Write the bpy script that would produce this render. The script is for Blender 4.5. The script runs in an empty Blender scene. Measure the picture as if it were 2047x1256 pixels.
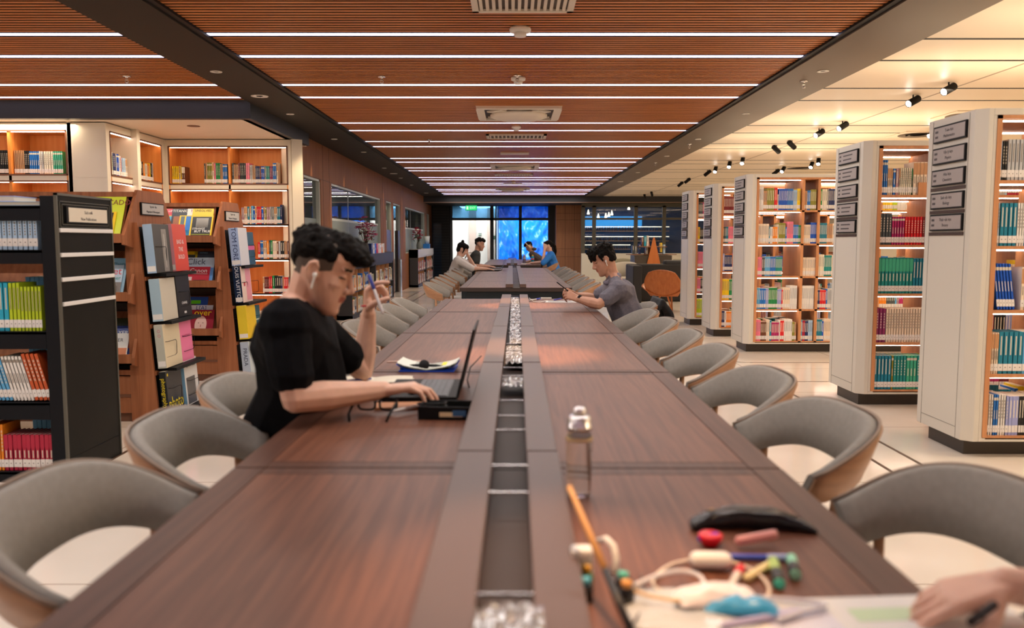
import bpy, bmesh, math, random
from mathutils import Vector, Matrix, noise
R = math.radians
SC = bpy.context.scene
COL = SC.collection
rnd = random.Random(7)
# ---------------------------------------------------------------- camera
FPX = 1650.0; CX, CY = 1023.5, 628.0; PITCH = R(5.06); EYE = 1.29
cam_d = bpy.data.cameras.new('camera'); cam = bpy.data.objects.new('camera', cam_d); COL.objects.link(cam)
cam.location = (0, 0, EYE); cam.rotation_euler = (R(90) - PITCH, 0, 0)
cam_d.sensor_width = 36; cam_d.lens = 36 * FPX / 2047
cam_d.clip_start = .05; cam_d.clip_end = 200
cam_d.dof.use_dof = True; cam_d.dof.focus_distance = 9.0; cam_d.dof.aperture_fstop = 2.4
SC.camera = cam
cp, sp = math.cos(PITCH), math.sin(PITCH)
def ray(px, py):
    a = (px - CX) / FPX; b = -(py - CY) / FPX
    return Vector((a, cp + b * sp, -sp + b * cp))
def at(px, py, Y):                      # point of the room at distance Y
    d = ray(px, py); return Vector((0, 0, EYE)) + d * (Y / d.y)
def on(px, py, z):                      # point of the room at height z
    d = ray(px, py); return Vector((0, 0, EYE)) + d * ((z - EYE) / d.z)
# ---------------------------------------------------------------- world, exposure
w = bpy.data.worlds.new('world'); SC.world = w; w.use_nodes = True
bg = w.node_tree.nodes['Background']; bg.inputs[0].default_value = (.30, .52, 1, 1); bg.inputs[1].default_value = 1.0
vs = SC.view_settings; vs.view_transform = 'Standard'; vs.look = 'None'; vs.gamma = 1; vs.use_curve_mapping = False
vs.exposure = -.36
SC.cycles.use_denoising = True; SC.cycles.sample_clamp_indirect = 4; SC.cycles.max_bounces = 7
SC.cycles.diffuse_bounces = 4; SC.cycles.caustics_reflective = False; SC.cycles.caustics_refractive = False
# ---------------------------------------------------------------- lamps of the room and added fill lamps
def area(name, loc, sx, sy, power, col=(1, 1, 1), rot=(0, 0, 0), spread=None):
    l = bpy.data.lights.new(name, 'AREA'); l.shape = 'RECTANGLE'; l.size = sx; l.size_y = sy
    l.energy = power; l.color = col
    if spread: l.spread = R(spread)
    o = bpy.data.objects.new(name, l); COL.objects.link(o); o.location = loc; o.rotation_euler = rot
    return o
WARM = (1, .80, .58); NEUT = (1, .93, .86); COOL = (.80, .88, 1)
for y in (2.3, 4.2, 6.76, 8.65, 11.2, 13.1, 15.6, 17.6, 20, 22, 24.5, 26.5):
    area('ceiling_led_lamp', (.07, y, 2.70), 4.3, .06, 48 if y < 9 else 26, (1, .93, .84))
for y in (-1.5, 2.3, 4.2, 6.76):
    area('ceiling_led_lamp', (-4.6, y, 2.70), 3.6, .06, 44, (1, .93, .84))
for x in (4.2, 7.2):
    for y in (1.0, 4.2, 7.4, 10.6, 14, 18, 23):
        area('track_lamp', (x, y, 2.66), .9, .9, 50, WARM)
for y in (5.25, 6.8, 9.9, 11.5, 13.0):  # added upward fill that brightens the cream ceiling, no fitting stands here
    area('ceiling_uplight_fill', (4.2, y, 2.09), 2.4, .3, 16, (1, .80, .56), (R(180), 0, 0))
area('alcove_downlight', (-5.2, 9.0, 2.54), 1.0, .12, 14, WARM)
area('alcove_downlight', (-3.6, 9.5, 2.54), .9, .5, 24, WARM)
area('cafe_lamp', (4.2, 31, 2.6), 3, 1, 60, (.55, .75, 1))
area('corridor_lamp', (-1.3, 32.4, 2.6), 1.4, 2, 220, (1, .98, .95))
area('tarp_daylight', (.9, 30.3, 2.65), 2.6, .5, 260, (.7, .85, 1), (R(25), 0, 0))
for y in (1.25, 3.9, 6.9, 9.9):  # added warm spots that make orange pools beside the trough
    l = bpy.data.lights.new('table_glow_fill', 'SPOT'); l.energy = 260 if y < 2 else 560; l.color = (1, .58, .28); l.spot_size = R(26); l.spot_blend = .8; l.shadow_soft_size = .06
    o = bpy.data.objects.new('table_glow_fill', l); COL.objects.link(o); o.location = (.07, y, 2.70)
for y in (5.2, 7.5, 10.5, 13.5, 16.5, 19.5, 22.5, 25.5):
    l = bpy.data.lights.new('beam_downlight', 'SPOT'); l.energy = 75; l.color = (1, .74, .46); l.spot_size = R(70); l.spot_blend = .8; l.shadow_soft_size = .04
    o = bpy.data.objects.new('beam_downlight', l); COL.objects.link(o); o.location = (-2.35, y, 2.70); o.rotation_euler = (0, R(14), 0)
for x, y, e in ((-1.5, .9, 70), (-1.5, 2.3, 60)):  # added spots that lighten the near left chairs
    l = bpy.data.lights.new('left_chair_fill', 'SPOT'); l.energy = e; l.color = (.95, .95, 1); l.spot_size = R(60); l.spot_blend = .9; l.shadow_soft_size = .05
    o = bpy.data.objects.new('left_chair_fill', l); COL.objects.link(o); o.location = (x, y, 2.70)
for y in (11.9, 14.2, 16.4, 18.5, 21.6, 23.6, 25.6, 27.6):
    l = bpy.data.lights.new('wall_washer', 'SPOT'); l.energy = 70; l.color = (1, .66, .36); l.spot_size = R(24); l.spot_blend = .5; l.shadow_soft_size = .02
    o = bpy.data.objects.new('wall_washer', l); COL.objects.link(o); o.location = (-2.79, y, 2.72)
area('lounge_lamp', (5.0, 20, 2.6), 3, 3, 60, WARM)
# ---------------------------------------------------------------- materials
MATS = {}
def mat(name, col, rough=.5, metal=0, emit=None, estr=0, spec=.5, trans=0, ior=1.45, alpha=1, coat=0, sheen=0):
    if name in MATS: return MATS[name]
    m = bpy.data.materials.new(name); m.use_nodes = True; b = m.node_tree.nodes['Principled BSDF']
    b.inputs['Base Color'].default_value = (*col, 1); b.inputs['Roughness'].default_value = rough
    b.inputs['Metallic'].default_value = metal; b.inputs['Specular IOR Level'].default_value = spec
    b.inputs['Transmission Weight'].default_value = trans; b.inputs['IOR'].default_value = ior
    b.inputs['Alpha'].default_value = alpha; b.inputs['Coat Weight'].default_value = coat
    b.inputs['Sheen Weight'].default_value = sheen
    if emit: b.inputs['Emission Color'].default_value = (*emit, 1); b.inputs['Emission Strength'].default_value = estr
    MATS[name] = m; return m
def hexc(h):
    c = [int(h[i:i + 2], 16) / 255 for i in (0, 2, 4)]
    return tuple(((v + .055) / 1.055) ** 2.4 if v > .04045 else v / 12.92 for v in c)
def noisy(name, c1, c2, scale=(1, 1, 1), nscale=5, rough=.5, detail=4, bump=0, dist=0, lo=.3, hi=.7, spec=.5, coat=0):
    if name in MATS: return MATS[name]
    m = mat(name, c1, rough, spec=spec, coat=coat); nt = m.node_tree; b = nt.nodes['Principled BSDF']; N = nt.nodes; L = nt.links
    tc = N.new('ShaderNodeTexCoord'); mp = N.new('ShaderNodeMapping'); mp.inputs['Scale'].default_value = scale
    nz = N.new('ShaderNodeTexNoise'); nz.inputs['Scale'].default_value = nscale; nz.inputs['Detail'].default_value = detail
    nz.inputs['Distortion'].default_value = dist
    cr = N.new('ShaderNodeValToRGB'); cr.color_ramp.elements[0].position = lo; cr.color_ramp.elements[1].position = hi
    cr.color_ramp.elements[0].color = (*c1, 1); cr.color_ramp.elements[1].color = (*c2, 1)
    L.new(tc.outputs['Object'], mp.inputs[0]); L.new(mp.outputs[0], nz.inputs[0]); L.new(nz.outputs[0], cr.inputs[0])
    L.new(cr.outputs[0], b.inputs['Base Color'])
    if bump:
        bp = N.new('ShaderNodeBump'); bp.inputs['Strength'].default_value = bump; bp.inputs['Distance'].default_value = .004
        L.new(nz.outputs[0], bp.inputs['Height']); L.new(bp.outputs[0], b.inputs['Normal'])
    return m
M = dict(
    walnut=noisy('walnut_veneer', (.108, .042, .025), (.195, .082, .048), (26, 1.1, 26), 2.2, .4, 6, .03, .6, spec=.28),
    walnut_edge=noisy('walnut_edge', (.07, .03, .02), (.115, .052, .034), (30, 1.2, 30), 2, .42, spec=.28),
    groove=mat('groove', (.03, .017, .013), .6),
    slat=noisy('slat_wood', (.42, .125, .024), (.70, .24, .05), (.7, 14, 14), 2.5, .42),
    black=mat('matte_black', (.006, .006, .007), .55, spec=.2),
    beam=mat('beam_grey', (.028, .023, .019), .6, spec=.2),
    beam_dark=mat('beam_dark', (.03, .033, .04), .5),
    cream=mat('cream_ceiling', (.83, .72, .58), .45),
    cream_wall=mat('cream_lacquer', (.74, .67, .55), .4),
    case=mat('bookcase_lacquer', (.66, .63, .56), .38),
    case_line=mat('case_line', (.25, .23, .20), .6),
    wood=noisy('warm_wood', (.46, .20, .085), (.60, .28, .12), (14, 14, .9), 2, .5),
    wood_in=noisy('alcove_wood', (.70, .24, .045), (.80, .32, .075), (12, 12, .8), 2, .5),
    rackwood=noisy('rack_wood', (.25, .09, .04), (.38, .145, .065), (16, 16, .8), 2, .5, spec=.25),
    wallwood=noisy('wall_wood', (.20, .078, .033), (.285, .118, .052), (18, 18, .7), 2, .6, spec=.2),
    pillar=noisy('pillar_wood', (.42, .17, .075), (.52, .23, .10), (18, 18, .7), 2, .45),
    edge=mat('brown_edging', (.16, .065, .035), .5),
    plinth=mat('plinth_dark', (.045, .035, .028), .4),
    led=mat('led_strip', (1, 1, 1), .5, emit=(.80, .76, 1), estr=4.2),
    shelf_led=mat('shelf_led', (1, 1, 1), .5, emit=(1, .84, .70), estr=15),
    white=mat('white_plastic', (.80, .78, .74), .4),
    offwhite=mat('vent_white', (.72, .66, .58), .5),
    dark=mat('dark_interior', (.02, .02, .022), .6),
    steel=mat('dark_steel', (.015, .02, .024), .35, .3),
    chrome=mat('chrome', (.8, .8, .8), .18, 1),
    glass=mat('window_glass', (.9, .95, .96), .02, trans=1, ior=1.25),
    frost=mat('frosted_film', (.30, .36, .34), .5, alpha=.72),
    grey_steel=mat('grey_steel', (.05, .05, .054), .5, spec=.25),
    fabric=noisy('chair_fabric', (.25, .232, .205), (.285, .262, .23), (1, 1, 1), 60, .85, 2, .04),
    seat=noisy('seat_fabric', (.55, .52, .48), (.62, .58, .53), (1, 1, 1), 120, .8, 2),
    shell=noisy('chair_veneer', (.33, .17, .09), (.44, .24, .13), (3, 3, 14), 3, .4),
    piping=mat('chair_piping', (.26, .19, .14), .6),
    paper=mat('paper', (.80, .79, .75), .7),
    pages=mat('page_block', (.72, .66, .54), .8),
    label=mat('spine_sticker', (.78, .76, .74), .6),
    blackshelf=mat('black_shelf_metal', (.0045, .0055, .009), .45, spec=.2),
    panel=noisy('black_laminate', (.012, .011, .009), (.017, .015, .012), (1, 1, 1), 3, .45, spec=.08),
    trim_gold=mat('shelf_trim', (.11, .105, .085), .35, .3),
    ink=mat('ink_dark', (.03, .03, .04), .6),
)
def C(h, rough=.5, **k):
    return mat('colour_' + h + ('_%g' % rough if rough != .5 else ''), hexc(h), rough, **k)
# ---------------------------------------------------------------- mesh helpers
class MB:
    def __init__(s): s.bm = bmesh.new(); s.mi = 0
    def box(s, x0, x1, y0, y1, z0, z1, m=None, T=None):
        m = s.mi if m is None else m
        v = [s.bm.verts.new(p) for p in ((x0, y0, z0), (x1, y0, z0), (x1, y1, z0), (x0, y1, z0), (x0, y0, z1), (x1, y0, z1), (x1, y1, z1), (x0, y1, z1))]
        if T: 
            for q in v: q.co = T @ q.co
        for f in ((0, 3, 2, 1), (4, 5, 6, 7), (0, 1, 5, 4), (1, 2, 6, 5), (2, 3, 7, 6), (3, 0, 4, 7)):
            s.bm.faces.new([v[i] for i in f]).material_index = m
        return s
    def quad(s, pts, m=None):
        f = s.bm.faces.new([s.bm.verts.new(p) for p in pts]); f.material_index = s.mi if m is None else m; return s
    def prism(s, poly, a0, a1, axis='x', m=None):   # poly of 2D points extruded along an axis
        m = s.mi if m is None else m
        def P(u, v, a): return {'x': (a, u, v), 'y': (u, a, v), 'z': (u, v, a)}[axis]
        A = [s.bm.verts.new(P(u, v, a0)) for u, v in poly]; B = [s.bm.verts.new(P(u, v, a1)) for u, v in poly]
        n = len(poly); fs = [s.bm.faces.new(A), s.bm.faces.new(B[::-1])]
        for i in range(n): fs.append(s.bm.faces.new((A[i], B[i], B[(i + 1) % n], A[(i + 1) % n])))
        for f in fs: f.material_index = m
        return s
    def ring_tube(s, rings, m=None, close=True, cap=True, smooth=True):
        m = s.mi if m is None else m
        V = [[s.bm.verts.new(p) for p in r] for r in rings]; n = len(V[0])
        for a, b in zip(V, V[1:]):
            for i in range(n if close else n - 1):
                f = s.bm.faces.new((a[i], a[(i + 1) % n], b[(i + 1) % n], b[i])); f.material_index = m; f.smooth = smooth
        if cap and close:
            for r in (V[0][::-1], V[-1]):
                f = s.bm.faces.new(r); f.material_index = m
        return s
    def lathe(s, prof, c=(0, 0, 0), n=20, m=None, T=None, smooth=True):  # prof of (radius, z)
        rings = []
        for r, z in prof:
            ring = []
            for i in range(n):
                a = 2 * math.pi * i / n; p = Vector((max(r, 1e-4) * math.cos(a), max(r, 1e-4) * math.sin(a), z))
                ring.append((T @ p if T else p) + Vector(c))
            rings.append(ring)
        return s.ring_tube(rings, m, smooth=smooth)
    def tube(s, pts, r, n=8, m=None):
        pts = [Vector(p) for p in pts]; rings = []
        rr = r if isinstance(r, (list, tuple)) else [r] * len(pts)
        prev = None
        for i, p in enumerate(pts):
            d = (pts[min(i + 1, len(pts) - 1)] - pts[max(i - 1, 0)]).normalized()
            u = prev - d * prev.dot(d) if prev else d.orthogonal()
            u.normalize(); prev = u; v = d.cross(u)
            rings.append([p + (u * math.cos(2 * math.pi * k / n) + v * math.sin(2 * math.pi * k / n)) * rr[i] for k in range(n)])
        return s.ring_tube(rings, m)
    def done(s, name, mats, parent=None, loc=None, bevel=0, smooth=False, norm=True):
        if norm: bmesh.ops.recalc_face_normals(s.bm, faces=s.bm.faces)
        me = bpy.data.meshes.new(name)
        if smooth:
            for f in s.bm.faces: f.smooth = True
        s.bm.to_mesh(me); s.bm.free()
        for m in (mats if isinstance(mats, (list, tuple)) else [mats]): me.materials.append(m)
        o = bpy.data.objects.new(name, me); COL.objects.link(o)
        if parent: o.parent = parent
        if loc is not None: o.location = loc
        if bevel:
            b = o.modifiers.new('bevel', 'BEVEL'); b.width = bevel; b.segments = 2; b.limit_method = 'ANGLE'
        return o
def tag(o, label, cat, group=None, kind=None):
    o['label'] = label; o['category'] = cat
    if group: o['group'] = group
    if kind: o['kind'] = kind
    return o
def thing(name, label, cat, loc=(0, 0, 0), rz=0, group=None):
    o = bpy.data.objects.new(name, None); COL.objects.link(o); o.location = loc; o.rotation_euler = (0, 0, rz)
    o.empty_display_size = .1
    return tag(o, label, cat, group)
def struct(o): o['kind'] = 'structure'; return o
def copy_tree(o, label=None, loc=None, rz=None, parent=None):
    c = o.copy(); COL.objects.link(c)
    if parent: c.parent = parent
    if label: c['label'] = label
    if loc is not None: c.location = loc
    if rz is not None: c.rotation_euler = (0, 0, rz)
    for ch in list(o.children): copy_tree(ch, parent=c)
    return c
def text(body, size, T, m, parent=None, name='lettering', ext=.0006, align='CENTER', sx=1):
    cu = bpy.data.curves.new(name, 'FONT'); cu.body = body; cu.size = size; cu.extrude = ext
    cu.align_x = align; cu.align_y = 'CENTER'; cu.resolution_u = 2
    cu.materials.append(m); o = bpy.data.objects.new(name, cu); COL.objects.link(o)
    if parent: o.parent = parent
    o.matrix_local = T @ Matrix.Diagonal((sx, 1, 1, 1)); return o
def frame(o, x, y, z=None):      # matrix with axes x (reading direction), y (up), z (out)
    x = Vector(x).normalized(); y = Vector(y); z = x.cross(y).normalized(); y = z.cross(x)
    T = Matrix((x, y, z)).transposed().to_4x4(); T.translation = Vector(o); return T
FRONT = ((1, 0, 0), (0, 0, 1))   # text facing the camera side (-Y)
LEFTF = ((0, -1, 0), (0, 0, 1))  # text on a face looking to -X
RIGHTF = ((0, 1, 0), (0, 0, 1))  # text on a face looking to +X
ORD = 'first second third fourth fifth sixth seventh eighth ninth tenth eleventh twelfth thirteenth fourteenth fifteenth sixteenth seventeenth eighteenth nineteenth twentieth'.split()
ORD += ['twenty-' + o for o in ORD[:9]] + ['thirtieth'] + ['thirty-' + o for o in ORD[:9]]

# ================================================================ setting
CEIL, SLAT = 2.73, 2.76
b = MB(); b.box(-9, 10, -3, 31, -.1, 0)
fm = noisy('floor_stone', (.80, .71, .60), (.88, .80, .70), (1, 1, 1), 1.5, .12, 3)
nt = fm.node_tree; N = nt.nodes; L = nt.links; bs = N['Principled BSDF']; src = bs.inputs['Base Color'].links[0].from_socket
br = N.new('ShaderNodeTexBrick'); br.offset = 0; br.inputs['Scale'].default_value = 1; br.inputs['Brick Width'].default_value = 1.2
br.inputs['Row Height'].default_value = 1.32; br.inputs['Mortar Size'].default_value = .0035; br.inputs['Mortar Smooth'].default_value = 0
tc = N.new('ShaderNodeTexCoord'); mp = N.new('ShaderNodeMapping'); mp.inputs['Location'].default_value = (.03, .95, 0)
L.new(tc.outputs['Object'], mp.inputs[0]); L.new(mp.outputs[0], br.inputs[0])
mx = N.new('ShaderNodeMix'); mx.data_type = 'RGBA'; L.new(br.outputs['Fac'], mx.inputs[0]); L.new(src, mx.inputs[6])
mx.inputs[7].default_value = (.42, .30, .22, 1); L.new(mx.outputs[2], bs.inputs['Base Color'])
struct(b.done('floor', fm))
b = MB()
for x in (2.37, 2.13, -2.37, -2.13):
    for y0, y1 in (((-3, 7.35), (8.85, 29)) if x > 2.3 else ((-3, 29),)):
        b.box(x - .011, x + .011, y0, y1, 0, .0015)
for y in (7.51, 8.7): b.box(2.53, 6, y - .011, y + .011, 0, .0015)
for sy, y in ((-1, 7.51), (1, 8.7)):            # rounded corners of the inlay
    pts = [(2.37 + .16 - .16 * math.cos(t * math.pi / 12), y + sy * (.16 - .16 * math.sin(t * math.pi / 12)), .001) for t in range(7)]
    for p, q in zip(pts, pts[1:]):
        d = (Vector(q) - Vector(p)).normalized(); n_ = Vector((-d.y, d.x, 0)) * .011
        b.quad([Vector(p) - n_, Vector(q) - n_, Vector(q) + n_, Vector(p) + n_])
for k in range(12):
    b.box(-2.85, -2.40, 9.6 + k * 1.6, 9.613 + k * 1.6, 0, .0012)
struct(b.done('trim_1', mat('brass_inlay', (.10, .055, .032), .35)))
# wood slat ceiling
def slats(name, x0, x1, y0, y1):
    b = MB(); leds = [s + 4.45 * k for k in range(-2, 6) for s in (6.05, 6.76, 7.97, 8.65)]
    b.box(x0, x1, y0, y1, SLAT + .05, SLAT + .07, 1)
    y = y0
    while y < y1:
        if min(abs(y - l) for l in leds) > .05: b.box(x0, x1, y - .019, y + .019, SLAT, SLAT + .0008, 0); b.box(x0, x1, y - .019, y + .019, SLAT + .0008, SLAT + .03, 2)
        y += .064
    struct(b.done(name, [M['slat'], M['black'], mat('slat_side_shade', (.045, .018, .008), .6)]))  # dark brown slat sides paint in the shade of the gaps
    b = MB()
    for l in leds:
        if y0 < l < y1: b.box(x0, x1, l - .028, l + .028, SLAT - .001, SLAT + .003)
    o = b.done('linear_light', M['led']); return o
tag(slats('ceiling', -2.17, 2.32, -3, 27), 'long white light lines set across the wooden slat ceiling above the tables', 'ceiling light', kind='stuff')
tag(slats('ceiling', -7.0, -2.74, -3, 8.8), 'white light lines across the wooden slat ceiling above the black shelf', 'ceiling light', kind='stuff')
# dark soffits either side, with a black lip toward the slats
b = MB(); b.box(-2.74, -2.22, -3, 29.6, CEIL, 3.0, 0); b.box(-2.22, -2.17, -3, 29.6, CEIL + .012, 3.0, 1)
b.box(-2.86, -2.74, 10.3, 29.6, CEIL, 3.0, 0); struct(b.done('ceiling', [M['beam'], M['black']]))
b = MB(); b.box(2.37, 2.95, -3, 29.6, CEIL, 3.0, 0); b.box(2.32, 2.37, -3, 29.6, CEIL + .012, 3.0, 1); struct(b.done('ceiling', [mat('beam_brown', (.12, .085, .06), .5), M['black']]))
# lowered bulkhead and alcove ceiling at left
b = MB(); b.box(-7, -2.74, 8.8, 8.9, 2.57, 3.0, 0); b.box(-2.86, -2.74, 8.9, 11.3, 2.57, 3.0, 0); struct(b.done('wall_bulkhead', M['beam_dark']))
b = MB(); b.box(-7, -2.80, 8.9, 11.4, 2.57, 2.62); struct(b.done('ceiling', M['cream']))
# cream ceiling at right with dark slots
b = MB(); b.box(2.95, 10, -3, 29.6, CEIL, CEIL + .1, 0)
for k in range(-2, 5):
    for s in (6.05, 6.76, 7.97, 8.65): b.box(2.95, 10, s + 4.45 * k - .022, s + 4.45 * k + .022, CEIL - .0015, CEIL + .002, 1)
b.box(4.16, 4.18, -3, 26, CEIL - .002, CEIL, 2)
struct(b.done('ceiling', [M['cream'], M['black'], mat('track_line', (.35, .28, .22), .5)]))
# cross beam at the end
b = MB(); b.box(-2.86, 10, 26.9, 27.3, 2.535, 3.0, 0); b.box(-2.86, 10, 26.88, 26.9, 2.52, 2.545, 1); b.box(-2.86, 10, 27.3, 30, 2.53, 2.6, 2)
struct(b.done('wall_beam', [M['beam_dark'], mat('beam_lip', (.30, .20, .15), .5), M['beam']]))
# enclosing walls
b = MB(); b.box(-9, 10, -3.1, -3, 0, 3.1); struct(b.done('wall_back', M['cream_wall']))
b = MB(); b.box(9.9, 10, -3, 31, 0, 3.1); struct(b.done('wall_right', M['cream_wall']))
b = MB(); b.box(-7.1, -7, -3, 9.04, 0, 3.1); struct(b.done('wall_left', M['cream_wall']))
b = MB(); b.box(-9, 10, -3.1, 34.5, 3.1, 3.2); struct(b.done('ceiling', M['dark']))
# corridor wall in brown wood, with openings: (y0, y1, z0, z1)
WX = -2.86
OPEN = [(11.45, 12.45, 0.0, 2.20), (13.2, 18.1, .95, 2.20), (18.9, 19.75, .0, 2.20), (20.05, 21.3, 0, 2.20), (22.25, 27.2, .95, 2.20), (27.9, 28.7, 0.0, 2.20)]
b = MB(); y = 11.3
for y0, y1, z0, z1 in OPEN:
    b.box(WX - .12, WX, y, y0, 0, CEIL); b.box(WX - .12, WX, y0, y1, z1, CEIL)
    if z0 > 0: b.box(WX - .12, WX, y0, y1, 0, z0)
    y = y1
b.box(WX - .12, WX, y, 30, 0, CEIL); b.box(WX, WX + .002, 11.3, 30, 2.205, 2.209, 1)
for yy in (12.62, 13.05, 18.4, 21.7): b.box(WX, WX + .002, yy - .003, yy + .003, 0, CEIL, 1)
struct(b.done('wall_corridor', [M['wallwood'], M['groove']]))
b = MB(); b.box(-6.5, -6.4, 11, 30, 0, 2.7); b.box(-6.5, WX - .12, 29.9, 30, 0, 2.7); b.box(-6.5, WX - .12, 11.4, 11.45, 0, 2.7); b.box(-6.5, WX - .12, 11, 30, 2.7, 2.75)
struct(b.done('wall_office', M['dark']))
for i, (y0, y1, z0, z1) in enumerate(OPEN):
    o = struct(MB().box(WX - .07, WX - .062, y0 + .02, y1 - .02, z0 + .02, z1 - .02).done('window_%d' % (i + 1), mat('office_glass', (.25, .32, .32), .02, trans=.85, ior=1.5, spec=.9)))
    b = MB()
    for a, c in ((y0, y0 + .03), (y1 - .05, y1)): b.box(WX - .11, WX - .01, a, c, z0, z1)
    b.box(WX - .11, WX - .01, y0, y1, z1 - .03, z1)
    if z0 > 0: b.box(WX - .11, WX - .01, y0, y1, z0, z0 + .03)
    b.done('window_frame', mat('pale_frame', (.42, .46, .42), .4), o)
    if y1 - y0 > 2:
        MB().box(WX - .060, WX - .058, y0 + .03, y1 - .05, z0 + .03, 1.62).done('frosted_film', M['frost'], o)
        b = MB(); b.box(WX - .058, WX - .056, y0 + .03, y1 - .05, 1.62, 1.66); b.done('film_stripe', mat('film_stripe', (.5, .55, .52), .5), o)
        b = MB(); b.box(WX - .062, WX - .055, y0 + 1.6, y0 + 1.612, z0, z1); b.done('glass_joint', mat('joint', (.5, .55, .55), .3), o)
    elif i == 0:
        MB().box(WX - .060, WX - .058, y0 + .03, y1 - .05, .02, 1.62).done('frosted_film', M['frost'], o)
b = MB()
for k, (y0, y1) in enumerate(((18.9, 19.75), (20.05, 21.3))): b.box(WX - .055, WX - .02, y0 + .9 if k else y0, y1, 0, 1.55)
struct(b.done('door_1', mat('door_dark', (.05, .03, .025), .4)))
b = MB(); b.box(WX - .05, WX + .03, 21.0, 21.25, 0, .82); tag(b.done('steel_bin', M['chrome']), 'tall brushed steel bin standing in the corridor doorway', 'bin')
# corner panel between alcove shelves and corridor wall
b = MB(); b.prism([(-2.78, 10.55), (-2.66, 10.62), (WX, 11.3), (WX - .12, 11.3), (-2.95, 10.7)], 0, 2.57, 'z'); struct(b.done('wall_alcove_end', M['cream_wall']))
# alcove walls that carry the built-in shelves: A faces camera, B faces right, C faces camera
YA, YC, XB = 9.04, 10.55, -4.31
b = MB(); b.box(-7, XB, 9.62, 9.7, 0, 2.57); b.box(-4.80, -4.76, YA, 9.62, 0, 2.57); b.box(-4.75, XB - .42, YA + .02, YC, 0, 2.57)
b.box(XB - .5, -2.8, YC + .42, YC + .5, 0, 2.57)
struct(b.done('wall_alcove', M['cream_wall']))
# end of the hall
YE = 29.6
def ex(px, Y=YE): return (px - CX) / FPX * Y * 1.0
b = MB(); b.box(WX, ex(905), YE, YE + .1, 0, 2.6, 0); b.box(ex(980), ex(987), YE - .02, YE + .08, 0, 2.6); b.box(ex(1037), ex(1043), YE - .02, YE + .08, 0, 2.6)
b.box(ex(1095), ex(1110), YE - .02, YE + .08, 0, 2.6); b.box(ex(900), ex(905), YE - .03, YE + .1, 0, 2.6)
b.box(ex(905), ex(1095), YE - .02, YE + .06, 2.02, 2.11)
struct(b.done('wall_end', M['dark']))
for i, (a, c) in enumerate(((905, 980), (987, 1037), (1043, 1095))):
    struct(MB().box(ex(a), ex(c), YE, YE + .01, 0, 2.03).done('window_%d' % (i + 10), M['glass']))
    struct(MB().box(ex(a), ex(c), YE, YE + .01, 2.11, 2.55).done('window_%d' % (i + 20), mat('transom_glass', (.04, .12, .22), .03, trans=.85, ior=1.3)))
b = MB(); b.box(ex(1109), ex(1162), 28.9, 29.5, 0.10, 2.6, 0); b.box(ex(1109) + .03, ex(1162) - .03, 28.93, 29.45, 0, .1, 1)
for q in range(1, 3): b.box(ex(1109) + q * .32 - .004, ex(1109) + q * .32 + .004, 28.898, 28.9, .1, 2.6, 1)
for z in (.74, 1.02, 2.02, 2.25): b.box(ex(1109), ex(1162), 28.898, 28.9, z - .004, z + .004, 1)
struct(b.done('wall_pillar', [M['pillar'], M['groove']]))
# white passage seen through the left glass
b = MB(); b.box(-2.4, -.55, 33.4, 33.5, 0, 2.7); b.box(-2.5, -2.4, 29.8, 33.5, 0, 2.7); b.box(-.6, -.55, 29.75, 33.5, 0, 2.7); b.box(-2.5, -.5, 29.8, 33.5, -.05, 0)
struct(b.done('wall_passage', mat('passage_white', (.85, .84, .82), .5)))
b = MB(); b.box(-1.72, -1.45, 33.3, 33.38, 0, 2.6); b.box(-.98, -.83, 32.9, 33.3, 0, 2.6); struct(b.done('trim_2', mat('passage_taupe', (.32, .25, .22), .5)))
b = MB(); b.box(-.80, -.62, 33.3, 33.36, 1.35, 1.5); b.box(-1.35, -1.22, 33.3, 33.36, 1.5, 1.53); b.box(-1.35, -1.22, 33.3, 33.36, 1.57, 1.6); b.box(-1.35, -1.22, 33.3, 33.36, 1.1, 1.14)
struct(b.done('trim_3', mat('passage_dark', (.03, .08, .06), .5)))
# crumpled blue sheeting outside
b = MB(); nx, nz = 90, 60; V = []
for j in range(nz + 1):
    row = []
    for i in range(nx + 1):
        x = -.5 + 2.7 * i / nx; z = 2.75 * j / nz
        q = noise.noise(Vector((x * 1.6 + z * .5, z * .8, 3))) * .26 + noise.noise(Vector((x * 5 - z, z * 2.2, 9))) * .14 + abs(noise.noise(Vector((x * 9 + z * 4, z * 3, 1)))) * .10
        row.append(b.bm.verts.new((x, 31.6 + q, z)))
    V.append(row)
for j in range(nz):
    for i in range(nx): b.bm.faces.new((V[j][i], V[j][i + 1], V[j + 1][i + 1], V[j + 1][i])).smooth = True
tag(b.done('blue_tarpaulin', mat('blue_sheet', (.008, .17, .66), .22, spec=.8)), 'crumpled bright blue sheeting hanging outside the end windows', 'tarpaulin')
struct(MB().box(-.5, 2.4, 31.95, 32.0, 0, 3).done('wall_outside', mat('out_blue', (.02, .10, .3), .6)))
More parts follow.
